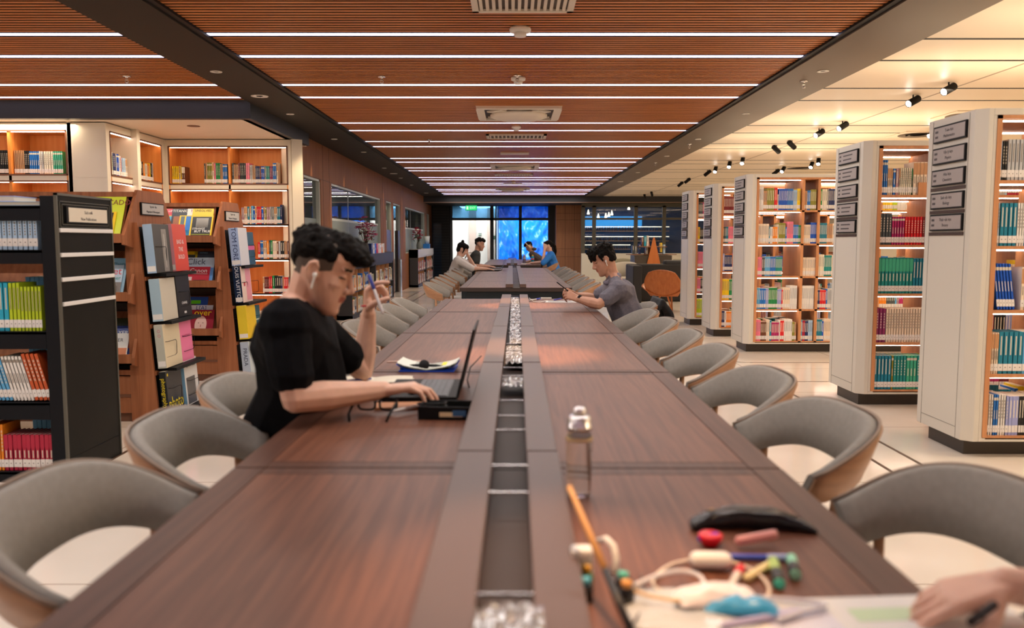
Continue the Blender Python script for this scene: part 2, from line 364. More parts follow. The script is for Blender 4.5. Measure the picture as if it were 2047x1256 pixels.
# low white wall and framed windows at right end
Y2 = 27.4
def e2(px): return (px - CX) / FPX * Y2
b = MB(); b.box(e2(1162), 9.9, Y2, Y2 + .15, 0, .88); struct(b.done('wall_low', mat('low_wall', (.80, .78, .68), .45)))
b = MB(); b.box(e2(1162), 9.9, Y2, Y2 + .13, 2.40, 2.54, 0); b.box(e2(1162), 9.9, Y2 + .02, Y2 + .1, 1.985, 2.055)
for px in (1165, 1187, 1270, 1326, 1390, 1450): b.box(e2(px) - .06, e2(px) + .06, Y2, Y2 + .12, .88, 2.45)
struct(b.done('trim_4', mat('window_olive', (.085, .08, .06), .4)))
for i, (a, c) in enumerate(((1165, 1187), (1187, 1270), (1270, 1326), (1326, 1390), (1390, 1450))):
    struct(MB().box(e2(a) + .06, e2(c) - .06, Y2 + .06, Y2 + .07, .88, 2.42).done('window_%d' % (i + 30), M['glass']))
b = MB(); b.box(2.3, 9.9, 33, 33.1, 0, 2.8); b.box(2.25, 2.35, 29.6, 33, 0, 2.8); b.box(2.3, 9.9, 29.9, 33, 2.75, 2.8); struct(b.done('wall_cafe', mat('cafe_blue', (.03, .09, .18), .5)))
struct(MB().box(-2.4, 9.9, 31, 34, -.06, 0).done('floor', M['dark']))

# ================================================================ books
PAL = dict(teal='1f8f8c', ocean='1b7f9c', cyan='22a7c8', blue='2272c8', royal='1656c4', navy='1d2f66', sky='5aa9dc', pale='a9c8e6', lilac='9aa3d8',
           mint='3fae8c', green='1c8a4c', lime='b9d122', olive='8d8a34', yellow='f2cf1d', orange='f08c1e', rust='c9582a', red='d8202c', crimson='b0183c',
           maroon='7a2226', magenta='b02468', pink='ee7c98', plum='8a2f62', mauve='b08a96', brown='6d4028', tan='c09066', cream='ead8c2', ivory='e6e0cc',
           white='eceae6', silver='b8bcc0', grey='84888c', slate='4a5358', black='1c1d20')
MESH = {}
STUFF = MB(); SM = []; SK = {}
def sm(name):
    if name not in SK: SK[name] = len(SM); SM.append(C(PAL[name], .45) if name in PAL else M[name])
    return SK[name]
def book_mesh(col, wd, h, d, st):
    k = (col, round(wd * 1000), round(h * 500), st)
    if k in MESH: return MESH[k]
    b = MB(); e = .0018; g = .0008
    b.box(g, wd - g, 0, .003, 0, h, 0); b.box(g, g + e, 0, d, 0, h, 0); b.box(wd - g - e, wd - g, 0, d, 0, h, 0)
    b.box(g + e, wd - g - e, .003, d - .004, .003, h - .004, 1)
    lt = col in ('cream', 'ivory', 'white', 'pale', 'silver', 'lime', 'yellow', 'tan', 'pink')
    q = wd * .37
    if st == 0: b.box(q, wd - q, -.0006, 0, h * .45, h * .9, 2)
    elif st == 1: b.box(q, wd - q, -.0006, 0, h * .40, h * .62, 2); b.box(g, wd - g, -.0005, 0, h * .86, h * .93, 2)
    elif st == 2: b.box(g, wd - g, -.0005, 0, h * .62, h * .97, 3); b.box(q, wd - q, -.0006, 0, h * .35, h * .56, 2)
    else:
        for z in (.42, .5, .58, .66, .74, .82): b.box(q, wd - q, -.0006, 0, h * z, h * (z + .05), 2)
    b.bm.normal_update(); me = bpy.data.meshes.new('book'); b.bm.to_mesh(me); b.bm.free()
    alt = {'teal': 'mint', 'ocean': 'teal', 'blue': 'white', 'cream': 'tan', 'red': 'crimson', 'lime': 'teal', 'ivory': 'sky', 'crimson': 'crimson', 'rust': 'orange', 'royal': 'royal', 'green': 'green', 'magenta': 'plum', 'plum': 'mauve', 'maroon': 'brown', 'black': 'slate', 'cyan': 'cyan'}.get(col, 'navy' if lt else 'ivory')
    for m in (C(PAL[col], .38), M['pages'], C('8f867c' if lt else 'cfc9ba'), C(PAL[alt], .4)): me.materials.append(m)
    b = MB(); b.box(g * .6, wd - g * .6, -.0012, .0, .018, .06, 0); b.box(q, wd - q, -.0014, -.0012, .036, .042, 1)
    m2 = bpy.data.meshes.new('spine_label'); b.bm.to_mesh(m2); b.bm.free(); m2.materials.append(M['label']); m2.materials.append(C('8d8a88'))
    MESH[k] = (me, m2); return MESH[k]
CNAME = dict(ocean='blue-green', pale='pale blue', royal='royal blue', navy='navy blue', sky='sky blue', olive='olive green', mint='sea green', lime='lime green', slate='dark grey', silver='light grey')
NB = [0]
def row(T, runs, where, group, indiv=True, d=.16, sticker=True, limit=99, start=0):
    """a row of books: T maps (along the shelf, into the shelf, up) to the room; runs like '3 teal 22 250; gap 40; lean 12'"""
    x = start; lean = 0; i = 0; st = 0; hold = None
    for tok in runs.split(';'):
        t = tok.split()
        if not t: continue
        if t[0] == 'gap': x += float(t[1]) / 1000; continue
        if t[0] == 'lean': lean = R(float(t[1])); x += .03 if lean else 0; continue
        n, c, wd, h = int(t[0]), t[1], float(t[2]) / 1000, float(t[3]) / 1000
        st = (sum(map(ord, c)) + len(tok)) % 4
        for _ in range(n):
            hh = h
            Lm = T @ Matrix.Translation((x, rnd.uniform(0, .004), 0)) @ Matrix.Rotation(lean, 4, 'Y')
            if lean < 0: Lm = T @ Matrix.Translation((x, 0, math.sin(-lean) * wd)) @ Matrix.Rotation(lean, 4, 'Y')
            if lean > 0: Lm = T @ Matrix.Translation((x, 0, 0)) @ Matrix.Translation((0, 0, math.sin(lean) * wd)) @ Matrix.Rotation(lean, 4, 'Y')
            x += wd / math.cos(lean) + .0006; i += 1
            if indiv and i <= limit:
                a, l = book_mesh(c, wd, hh, d, st)
                o = bpy.data.objects.new('book', a); COL.objects.link(o); o.matrix_world = Lm
                tag(o, '%s book, %s from left, %s' % (CNAME.get(c, c), ORD[i - 1], where), 'book', group); NB[0] += 1
                if sticker:
                    s = bpy.data.objects.new('spine_label', l); COL.objects.link(s); s.parent = o
            else:
                b = STUFF; b.box(.0008, wd - .0008, 0, d, 0, hh, sm(c), Lm); b.box(.0012, wd - .0012, -.001, 0, .018, .06, sm('label'), Lm)
                lt = c in ('cream', 'ivory', 'white', 'pale', 'silver', 'lime', 'yellow', 'tan', 'pink')
                b.box(wd * .37, wd * .63, -.001, 0, hh * .45, hh * .9, sm('grey' if lt else 'ivory'), Lm)
                b.box(.002, wd - .002, .003, d - .004, hh, hh + .0006, sm('pages'), Lm)
    return x
def TR(x, y, z, rz=0): return Matrix.Translation((x, y, z)) @ Matrix.Rotation(rz, 4, 'Z')

# ---------------------------------------------------------------- white double-sided bookcases at right
SZ = [.135, .505, .885, 1.26, 1.64]
BAYS = [(2.82, 3.31, 1), (3.34, 3.49, 0), (3.52, 4.02, 1), (4.05, 4.20, 0), (4.23, 4.72, 1)]
CASEY = [4.82, 6.35, 9.49, 11.06, 12.57]
WHICH = ['nearest', 'second nearest', 'third nearest', 'fourth nearest', 'farthest']
SIGNS = [('Toán học', 'Mathematics'), ('Vật lý học', 'Physics'), ('Hóa học', 'Chemistry'), ('Sinh vật học', 'Biology'), ('Thực vật học', 'Botany')]
def bookcase(Y, which):
    t = thing('bookcase', '%s of the white open bookcases with signs on the end, right of the table' % which, 'bookcase', (2.74, Y, 0), 0, 'white double-sided bookcases')
    D = .62
    b = MB(); 
    # cream shell: end with chamfered corners, outer frame of both faces
    end = [(0, -.0), (-.055, .045), (-.055, D - .045), (0, D), (.03, D), (.03, 0)]
    b.prism(end, .10, 2.05, 'z')
    b.box(1.98, 2.06, 0, D, .10, 2.05); b.box(.03, 1.98, 0, D, .10, .125); b.box(.03, 1.98, 0, D, 2.01, 2.05)
    b.box(.03, .05, 0, D, .125, 2.01)
    b.done('case_shell', M['case'], t, bevel=.003)
    b = MB()                                    # thin joint lines on the end panel
    for y in (.10, D - .10): b.box(-.0565, -.055, y - .0015, y + .0015, .10, 2.04)
    b.box(-.0565, -.055, .10, D - .10, .168, .171); b.done('panel_joint', M['case_line'], t)
    MB().box(.05, 1.98, .10, D - .10, 0, .10).box(-.0, .05, .10, D - .10, 0, .10).done('plinth', M['plinth'], t)
    b = MB()                                    # brown lining and dividers
    x0, x1 = .05, 1.98
    for y0, y1 in ((-.004, .02), (D - .02, D + .004)):
        b.box(x0, x0 + .028, y0, y1, .125, 2.01); b.box(x1 - .02, x1, y0, y1, .125, 2.01); b.box(x0, x1, y0, y1, 1.99, 2.01)
    b.done('brown_frame', M['wood'], t)
    for (a, c, _), (a2, c2, _2) in zip(BAYS, BAYS[1:]): MB().box(c - 2.74, a2 - 2.74, .0, D, .12, 1.995).done('divider', M['wood'], t)
    b = MB(); b.box(x0, x0 + .026, .02, D - .02, .125, 1.99); b.box(x1 - .02, x1, .02, D - .02, .125, 1.99); b.box(x0, x1, .02, D - .02, 1.985, 1.99); b.done('lining', M['wood'], t)
    for z in SZ: MB().box(x0 + .02, x1 - .02, .0, D, z - .02, z).done('shelf', M['wood'], t)
    for z in SZ[1:] + [2.005]:
        for a, c, w_ in BAYS:
            if w_:
                for y in (.03, D - .045): MB().box(a - 2.74 + .01, c - 2.74 - .01, y, y + .012, z - .028, z - .021).done('shelf_light', M['shelf_led'], t)
    k = WHICH.index(which)
    for j in range(5):                          # signs on the end panel
        z = 1.955 - j * .135 - (0 if j < 3 else .008)
        f = MB(); f.box(-.068, -.055, .115, D - .13, z - .055, z + .048, 0); s = f.done('sign_frame', M['black'], t)
        g = MB(); g.box(-.070, -.068, .125, D - .14, z - .045, z + .038); g.done('sign_plate', C('a49c9a', .4), s)
        if k < 2:
            for q, tx in enumerate(SIGNS[j] if k == 0 else (('', ''))): 
                if tx: text(tx, .026, frame((-.0704, D / 2 + .02 - .03, z + .014 - q * .034), *LEFTF), M['ink'], s, ext=.0003)
        g = MB()
        if k:
            for q in range(2): g.box(-.0706, -.070, D / 2 - .10 + q * .02, D / 2 + .08, z + .008 - q * .032, z + .018 - q * .032)
        for q in range(2): g.box(-.0706, -.070, D - .19, D - .155, z + .006 - q * .032, z + .020 - q * .032)
        g.done('sign_marks', C('4c4648'), s)
        if j > 1: MB().box(-.060, -.055, .11, D - .105, z - .083, z - .063).done('label_rail', C('43302a'), t)
    return t
for Y, w_ in zip(CASEY, WHICH): bookcase(Y, w_)
G1 = 'books in the white bookcases at right'
C1 = ['1 pale 16 225;2 black 15 225;5 silver 22 235;3 black 15 225;1 teal 22 225;3 ivory 20 220;4 blue 20 230',
      '1 yellow 10 255;1 pale 12 250;4 ocean 24 250;3 white 15 250;3 sky 20 245;4 ivory 20 240;4 teal 22 240',
      'lean -8;6 royal 17 270;lean 0;gap 30;4 cream 22 250;5 cream 24 250',
      '4 cream 13 245;5 ocean 28 250;4 sky 24 250;5 ivory 22 240',
      '3 white 13 245;2 blue 14 245;3 white 14 245;4 lilac 19 235;5 black 15 235;4 ivory 20 240']
C2 = ['3 blue 15 265;3 cream 13 205;1 blue 20 200;1 mauve 24 200;1 cream 10 205;6 ivory 14 205;1 green 6 200;gap 4;4 cream 26 250',
      '4 slate 23 240;5 magenta 19 215;6 red 22 215;5 maroon 19 215;2 teal 14 235',
      '10 teal 26.5 275;6 ocean 22 270;3 white 18 270',
      '3 plum 25 262;18 cream 20 262',
      '5 ocean 26 265;1 olive 16 265;4 teal 25 265;3 mint 26 265;2 teal 26 265;1 lime 18 265']
PH = ['bottom row', 'second lowest row', 'middle row', 'second highest row', 'top row']
for k, rows_ in enumerate((C1, C2)):
    for j, r in enumerate(rows_):
        row(TR(2.822, CASEY[k] + .018, SZ[4 - j]), r, '%s of %s white bookcase' % (PH[4 - j], WHICH[k]), G1, limit=9 if k == 0 else 99)
def fill(Tx, width, seed, where='', names=None, h=(.2, .27)):
    r = random.Random(seed); out = []; x = 0; names = names or [n for n in PAL if n not in ('olive',)]
    while True:
        n = r.choice((1, 2, 3, 4, 5, 6)); wd = r.choice((13, 15, 18, 20, 22)); 
        if (x + n * wd) / 1000 > width: 
            n = int((width * 1000 - x) // wd)
            if n <= 0: break
        out.append('%d %s %d %d' % (n, r.choice(names), wd, r.uniform(*h) * 1000)); x += n * (wd + .6)
    return ';'.join(out)
C3 = [['3 white 16 265;2 tan 20 220;4 olive 20 250;2 red 18 255;1 cream 12 180;6 royal 16 245;5 blue 13 245;3 pale 14 230;2 yellow 18 245', '2 tan 14 220;2 blue 18 225;4 olive 16 235', '1 green 20 240;3 ivory 18 240;1 grey 20 240;5 navy 16 245;2 ivory 14 210'],
      ['7 cream 17 225;1 ocean 12 190;2 white 14 190;3 orange 18 190;1 ivory 12 220;5 olive 15 235;1 blue 16 190;5 pink 14 250;4 blue 14 215;3 green 14 210', '5 cream 15 215;5 royal 14 240;1 ivory 10 240', '6 ocean 14 235;4 tan 15 225;4 cream 22 230'],
      ['3 pink 17 220;2 slate 15 215;5 sky 12 225;5 blue 12 225;6 teal 12 220;lean 0', '8 cream 18 215', '4 ivory 16 250;6 teal 14 240;3 cream 22 240'],
      ['2 sky 18 245;3 blue 22 240;2 lilac 16 240;6 green 16 245;3 lilac 16 230;1 red 14 225;4 cream 20 245;6 white 13 270', '9 white 15 270', '2 navy 14 220;4 red 17 220;1 blue 16 235;4 silver 18 230;3 pink 14 225'],
      ['3 pink 18 245;4 brown 16 220;2 cream 18 240;1 ocean 22 240;6 magenta 14 215;1 white 12 240;2 red 22 235;5 white 18 250;2 olive 14 220;1 tan 18 215', '1 sky 18 245;2 crimson 15 235;2 navy 18 230;3 pale 16 240', '4 ocean 16 250;1 royal 18 230;6 cream 15 250;1 navy 20 220']]
for j, r3 in enumerate(C3):
    for (a, c, _), r in zip(BAYS, r3): row(TR(a + .004, CASEY[2] + .018, SZ[4 - j]), r, '', '', False)
C4 = ['9 maroon 19 235', '2 slate 16 220;2 ocean 16 220;6 pink 18 220', '1 lilac 24 235;5 navy 20 215;2 orange 16 215', '5 yellow 18 275;4 green 18 270', '2 navy 20 215;1 white 22 215;6 orange 16 205']
C5 = ['4 slate 16 220;5 magenta 18 230', '2 yellow 14 240;6 black 18 220', '5 pink 18 240;5 slate 16 210', '3 pink 17 220;6 black 17 215', '9 lime 19 270']
for k, rr in ((3, C4), (4, C5)):
    for j, r in enumerate(rr): row(TR(2.824, CASEY[k] + .018, SZ[4 - j]), r, '', '', False)
for k, Y in enumerate(CASEY):                    # rows of the far side and bays farther right
    for j, z in enumerate(SZ):
        for bi, (a, c, w_) in enumerate(BAYS):
            seed = k * 100 + j * 10 + bi
            if bi > (0 if k in (0, 1, 3, 4) else 2): 
                row(TR(a + .004, Y + .03, z), fill(None, c - a - .03, seed), '', '', False)
            if seed % 3 != 1 and bi < 4:
                row(TR(c - .006, Y + .59, z, math.pi), fill(None, (c - a) * (.55 if seed % 2 else .9), seed + 7, h=(.19, .24)), '', '', False)
# book box, bookend and books lying flat
b = MB(); b.box(0, .13, -.012, .0, 0, .095); b.box(0, .13, .0, .155, 0, .006); o = b.done('book_box', M['wood']); o.location = (2.822 + .277, CASEY[1] + .015, SZ[4]); tag(o, 'low brown holder clasping four cream books, top shelf, second white bookcase', 'book holder')
def bookend(loc, m, label, rz=0, w=.10, h=.20):
    b = MB(); n = 12; t = .003
    out = [(-w / 2, 0), (-w / 2, h - .03)] + [(-w / 2 + .03 - .03 * math.cos(a * math.pi / 12), h - .03 + .03 * math.sin(a * math.pi / 12)) for a in range(1, 7)]
    out += [(-p[0], p[1]) for p in out[::-1]]
    inn = [(-.022, .0), (-.022, h * .45)] + [(.022 * -math.cos(a * math.pi / 12), h * .45 + .022 * math.sin(a * math.pi / 12)) for a in range(1, 12)] + [(.022, h * .45), (.022, 0)]
    b.prism([(-w / 2, 0)] + out[1:-1] + [(w / 2, 0)] + inn[::-1], 0, t, 'y'); b.box(-w / 2, w / 2, 0, .09, 0, t)
    o = b.done('bookend', m); o.location = loc; o.rotation_euler = (0, 0, rz); return tag(o, label, 'bookend')
bookend((3.27, CASEY[1] + .05, SZ[4]), C('1d5bd0', .35), 'royal blue metal bookend with an arched cut-out on a top shelf', w=.085)

# ---------------------------------------------------------------- built-in alcove shelves at left
AZ = [(2.01, 2.47), (1.50, 1.93), (1.06, 1.485), (.62, 1.045), (.18, .605)]
def alcove(T, bays, x0, x1, label, band=(0, 1)):
    t = thing('wall_shelf', label, 'bookshelf'); t.matrix_world = T
    b = MB(); a0, a1 = bays[0][0] - .012, bays[-1][1] + .012
    b.box(x0, a0, 0, .03, 0, 2.56); b.box(a1, x1, 0, .03, 0, 2.56); b.box(a0, a1, 0, .03, 2.482, 2.56); b.box(a0, a1, 0, .03, 1.942, 1.998); b.box(a0, a1, 0, .03, 0, .168)
    b.done('face_frame', M['cream_wall'], t)
    b = MB(); b.box(a0, a1, .37, .385, .1, 2.50); b.done('back_panel', M['wood_in'], t)
    b = MB()
    for z0, z1 in AZ:
        b.box(a0, a1, -.003, .37, z0 - .012, z0, 0)
        b.box(a0, a1, -.003, .37, z1, z1 + .012, 0)
    b.box(a0, a0 + .012, -.004, .37, .17, 2.48); b.box(a1 - .012, a1, -.004, .37, .17, 2.48)
    for (p, q), (p2, q2) in zip(bays, bays[1:]): b.box(q, p2, 0, .37, .17, 2.48)
    b.done('shelf', M['wood_in'], t)
    b = MB()
    for z0, z1 in AZ: b.box(a0, a1, -.006, -.003, z0 - .014, z0 + .004); b.box(a0, a1, -.006, -.003, z1 - .004, z1 + .014)
    for z0, z1 in ((2.0, 2.48), (.17, 1.94)): b.box(a0 - .004, a0 + .014, -.006, -.003, z0, z1); b.box(a1 - .014, a1 + .004, -.006, -.003, z0, z1)
    b.done('edging', M['edge'], t)
    for z0, z1 in AZ:
        for p, q in bays: MB().box(p + .012, q - .012, .006, .016, z1 - .010, z1 - .001).done('shelf_light', M['shelf_led'], t)
    return t
XB = -4.38
def X9(px, Y): return (px - CX) / FPX * Y
TA = TR(0, YA, 0); TB = Matrix.Translation((XB, 0, 0)) @ Matrix.Rotation(R(90), 4, 'Z'); TC = TR(0, YC, 0)
alcove(TA, [(-6.2, -5.45), (-5.42, -4.82)], -7, -4.74, 'cream built-in wall shelf with lit bays facing the table, left of the plain pier')
b = MB(); b.box(-4.74, XB - .03, YA - .005, YA + .03, 0, 2.56); b.box(-4.74, XB - .03, YA - .0065, YA - .005, 1.98, 1.983); b.box(XB - .03, XB, YA - .005, YA + .10, 0, 2.56)
struct(b.done('wall_pier', M['cream_wall']))
alcove(TB, [(9.13, 9.75), (9.78, 10.43)], 9.05, 10.55, 'cream built-in wall shelf on the receding side of the alcove')
alcove(TC, [(-4.325, -3.585), (-3.56, -2.845)], XB, -2.79, 'cream built-in wall shelf at the back of the alcove, lit orange inside')
GA = 'books in the built-in alcove shelves'
AB = AZ[0][0]
row(TA @ Matrix.Translation((-5.41, .04, AB)), '6 tan 18 260;3 black 17 255;5 blue 21 250;2 white 17 250;1 silver 14 245;4 ivory 25 250;5 mint 20 250;gap 60;lean 25;1 tan 20 215', 'the lit shelf left of the plain pier', GA)
row(TA @ Matrix.Translation((-5.62, .04, AB)), '8 black 20 262', 'the leftmost lit bay beside the tan books', GA)
row(TB @ Matrix.Translation((9.14, .04, AB)), '2 brown 24 220;2 green 26 215;1 white 16 260;2 navy 30 250;1 silver 22 250;2 royal 28 250;2 white 20 235;1 red 18 225;4 pale 24 220;2 cream 20 215', 'left bay of the alcove side shelf', GA)
row(TB @ Matrix.Translation((9.79, .04, AB)), '1 red 16 235;4 cream 24 225;3 brown 20 230;2 black 20 225;2 orange 24 215;3 ivory 22 210;2 orange 28 215;1 yellow 30 225;2 black 24 230;1 silver 30 235', 'right bay of the alcove side shelf', GA)
TCr = lambda x, j: TC @ Matrix.Translation((x, .04, AZ[j][0]))
W3 = 'top left bay, alcove back'
row(TCr(-4.315, 0), '4 yellow 22 225;1 cream 16 225;1 yellow 16 225;2 brown 20 220', W3, GA)
row(TCr(-3.905, 0), '1 slate 16 260;1 tan 22 270;3 olive 20 270;1 cream 24 270;1 pink 20 260;3 green 18 265;2 tan 16 255;3 blue 19 250', 'right half of ' + W3, GA)
row(TCr(-3.55, 0), '1 slate 20 265;3 tan 18 245;1 maroon 22 265;3 black 24 265;2 pink 24 265;2 silver 17 240;2 tan 18 240;3 navy 18 225;1 maroon 16 225;2 royal 20 225;1 grey 20 230;2 teal 22 225;2 plum 20 225;2 blue 22 265;1 cream 20 270', 'top right bay, alcove back', GA)
row(TCr(-3.45, 1), '2 mauve 18 215;2 cream 20 225;1 ocean 28 225;1 cream 20 225;1 sky 26 235;1 royal 20 210;1 cream 20 230;3 red 20 225;1 royal 26 225;1 cream 16 220;1 olive 20 225;2 mauve 22 220;1 silver 18 225;2 grey 16 225;2 cream 18 220;2 ocean 20 225;1 navy 22 250', 'second shelf down, alcove back', GA)
row(TCr(-3.25, 2), '1 red 30 215;2 blue 18 235;2 cream 22 230;1 orange 30 230;1 slate 18 240;1 green 26 240;2 cream 26 230;1 brown 22 220;1 silver 24 225;2 black 24 230;2 tan 20 225;1 navy 20 230', 'third shelf down, alcove back', GA, limit=8)
row(TCr(-3.20, 3), '1 cream 22 210;3 maroon 18 205;2 red 22 215;1 green 30 225;3 black 26 220;1 navy 18 215;1 tan 18 210;3 red 20 205;1 ocean 20 215', 'fourth shelf down, alcove back', GA, limit=8)
row(TCr(-3.25, 4), '2 cream 26 210;3 navy 22 215;2 olive 22 220;4 tan 20 215', '', '', False)
row(TCr(-4.30, 2), fill(None, .66, 55), '', '', False); row(TCr(-4.30, 3), fill(None, .66, 56), '', '', False)
def flat(loc, dims, col, label, rz=0):
    b = MB(); x, y, z = dims; e = .003
    b.box(0, x, 0, y, 0, e, 0); b.box(0, x, 0, y, z - e, z, 0); b.box(0, e, 0, y, e, z - e, 0); b.box(e, x - .004, .004, y - .004, e, z - e, 1)
    o = b.done('book', [C(PAL[col], .4), M['pages']]); o.location = loc; o.rotation_euler = (0, 0, rz); return tag(o, label, 'book')
flat((-4.02, YC + .08, AZ[1][0]), (.26, .19, .03), 'ivory', 'ivory book lying flat in the alcove behind the magazine rack')
flat((-4.00, YC + .09, AZ[1][0] + .0302), (.22, .17, .018), 'cream', 'cream book lying on top of the ivory one in the alcove', .1)
flat((-3.74, YC + .08, AZ[1][0]), (.20, .17, .02), 'tan', 'thin tan book lying flat right of the ivory books in the alcove')

# ---------------------------------------------------------------- black shelf at left with white strips on its end
BSX, BSY = -2.375, 4.33
t = thing('black_bookshelf', 'black metal bookshelf with white strips on its end panel, left foreground', 'bookshelf', (BSX, BSY, 0))
D = .60
for x0, x1, y0, y1 in ((-.085, -.012, 0, .03), (-.085, -.012, D - .03, D), (-1.9, -1.83, 0, D)): MB().box(x0, x1, y0, y1, 0, 1.525).done('upright', M['blackshelf'], t, bevel=.003)
for z, th in ((.055, .055), (.43, .09), (.81, .09), (1.24, .07), (1.47, .075)):
    b = MB(); b.box(-1.83, -.085, .0, D, z - .012, z); b.box(-1.83, -.085, 0, .02, z - th, z + .004); b.box(-1.83, -.085, D - .02, D, z - th, z + .004)
    b.done('shelf', M['blackshelf'], t)
b = MB(); b.box(-.012, 0, .01, D - .01, 0, 1.53, 0); b.box(0, .002, .012, D - .012, .12, .122, 1)
for y0, y1, z0, z1 in ((0, .012, 0, 1.54), (D - .012, D, 0, 1.54), (0, D, 1.528, 1.54)): b.box(-.012, .004, y0, y1, z0, z1, 2)
for y0, y1, z0, z1 in ((.03, .034, 1.36, 1.50), (D - .034, D - .03, 1.36, 1.50), (.03, D - .03, 1.36, 1.364), (.03, D - .03, 1.496, 1.5), (.05, .054, 1.375, 1.485), (D - .054, D - .05, 1.375, 1.485), (.05, D - .05, 1.375, 1.379), (.05, D - .05, 1.481, 1.485)): b.box(0, .004, y0, y1, z0, z1, 2)
b.done('end_panel', [M['panel'], M['black'], M['trim_gold']], t)
for z in (1.335, 1.205, 1.075, .945): MB().box(.0, .012, .015, D - .015, z, z + .022).done('white_strip', M['white'], t, bevel=.003)
s = MB().box(.0, .014, .075, D - .085, 1.385, 1.475).done('sign_frame', M['black'], t)
MB().box(.014, .016, .095, D - .09, 1.392, 1.468).done('sign_plate', C('ddd2bd', .4), s)
for q, tx in enumerate(('Sách mới', 'New Publications')): text(tx, .024, frame((.0163, D / 2, 1.445 - q * .036), *RIGHTF), M['ink'], s, ext=.0003)
GB = 'books in the black bookshelf'
def brow(x0, z, r, wh): row(TR(x0, BSY + .022, z), r, wh + ' of the black bookshelf', GB)
brow(-2.775, 1.244, '3 white 13 178;5 pale 27 182;4 pale 26 182', 'the top shelf')
brow(-2.80, .814, '5 cyan 27 255;3 lime 20 255;6 lime 18 235', 'the second shelf')
row(TR(-2.775, BSY + .022, .434), 'lean -15;4 sky 20 225;6 white 17.5 245;4 rust 22 258', 'the third shelf of the black bookshelf', GB)
brow(-2.80, .059, '4 orange 17 250;11 crimson 23.6 195', 'the bottom shelf')
for z, h, xx in ((1.244, .17, -.6), (.814, .27, -.6), (.434, .30, -.6), (.059, .30, -.72)):
    row(TR(-2.47, BSY + .56, z, math.pi), '12 sky 26 %d' % (h * 1000), '', '', False)
for z in (.814, .434, .059): row(TR(-3.75, BSY + .022, z), '10 blue 26 240;12 ocean 25 240', '', '', False)
bookend((-2.52, BSY + .40, .059), C('c9a79a', .5), 'pale pink bookend behind the crimson books in the black bookshelf', w=.13, h=.25)
for i, (x, c, wd, z, nm) in enumerate(((-3.05, 'white', .28, .0, 'white and red magazine lying on top of the black bookshelf'), (-2.73, 'pale', .26, .0, 'pale blue magazine lying on top of the black bookshelf, near its end'))):
    flat((x, BSY + .03, 1.4745), (wd, .2, .022), c, nm)
flat((-2.98, BSY + .05, 1.4967), (.36, .21, .03), 'lilac', 'lilac book lying over the magazines on top of the black bookshelf')

# ---------------------------------------------------------------- wooden magazine racks
def rack(loc, which, sign):
    t = thing('magazine_rack', '%s walnut magazine rack with sloping tiers and a sign on its end' % which, 'magazine rack', loc, 0, 'walnut magazine racks')
    L_ = 1.3
    prof = [(0, 0), (0, .40), (-.055, .42), (-.055, .47), (0, .60), (0, .84), (-.075, .86), (-.075, .92), (0, 1.06), (0, 1.24), (-.13, 1.265), (-.13, 1.33), (.10, 1.65)]
    prof = prof + [(.60 - y, z) for y, z in prof[::-1]]
    for x in (-.022, -L_): MB().prism(prof, x, x + .022, 'x').done('end_panel', M['rackwood'], t)
    for y in (0, .57): MB().box(-.06, -.022, y, y + .03, 0, 1.25).done('upright', M['rackwood'], t)
    b = MB(); b.prism([(.22, .05), (.22, 1.6), (.38, 1.6), (.38, .05)], -L_ + .022, -.023, 'x'); b.done('core', mat('rack_dark', (.05, .022, .014), .5), t)
    MB().box(-L_ + .02, -.022, .06, .54, 1.60, 1.635).done('top_board', M['rackwood'], t)
    for z, y in ((1.265, -.13), (.86, -.075), (.42, -.055)):
        b = MB(); b.box(-L_ + .022, -.023, y, y + .014, z, z + .075); b.box(-L_ + .022, -.023, y, .06, z, z + .012); b.done('ledge', M['rackwood'], t)
        MB().prism([(y + .066, z + .012), (y + .078, z + .012), (y + .236, z + .36), (y + .226, z + .36)], -L_ + .022, -.06, 'x').done('sloping_board', M['rackwood'], t)
    b = MB(); b.box(-L_ + .022, -.06, .012, .04, .065, .33, 0); b.box(-L_ + .022, -.06, .008, .012, .18, .20, 1); b.box(-L_ + .022, -.06, .0, .04, .34, .375); b.box(-L_ + .022, -.06, .03, .5, 0, .06, 1)
    b.done('drawer', [M['rackwood'], M['edge']], t)
    # sign
    s = MB().box(0, .012, .12, .50, 1.475, 1.565).done('sign_frame', M['black'], t); MB().box(.012, .014, .13, .49, 1.482, 1.558).done('sign_plate', C('b8b4ae', .4), s)
    for q, tx in enumerate(sign): text(tx, .022, frame((.0145, .31, 1.537 - q * .036), *RIGHTF), M['ink'], s, ext=.0003)
    # sloping end display with ledges
    for y in (.0, .50): MB().prism([(.001, 0), (.001, 1.42), (.03, 1.42), (.135, 0)], y, y + .022, 'y').done('display_side', M['rackwood'], t)
    MB().prism([(.001, .02), (.001, 1.39), (.018, 1.39), (.115, .02)], .022, .50, 'y').done('display_back', M['black'], t)
    for i, z in enumerate(DZ):
        xx = .03 + (1.42 - z) * .074
        b = MB(); b.box(xx, xx + .14, .06, .62, z - .022, z, 0); b.done('display_ledge', M['black'], t)
        MB().box(xx - .03, xx + .01, .022, .56, z - .05, z - .024).done('display_rail', M['rackwood'], t)
        for y in (.03, .36):
            x1 = xx + .085; zz = z + .09
            pts = [(xx - .03, y, zz + .10), (x1, y, zz + .10), (x1 + .006, y + .012, zz + .10), (x1 + .006, y + .15, zz + .10), (x1 + .006, y + .165, zz + .085), (x1 + .006, y + .165, zz + .0), (x1, y + .15, zz - .012), (x1, y, zz - .012), (xx - .03, y, zz - .012)]
            MB().tube(pts, .0022, 6).done('wire_holder', M['black'], t)
    return t
DZ = [1.06, .72, .385, .05]
RA, RB = Vector((-2.65, 5.80, 0)), Vector((-2.645, 7.52, 0))
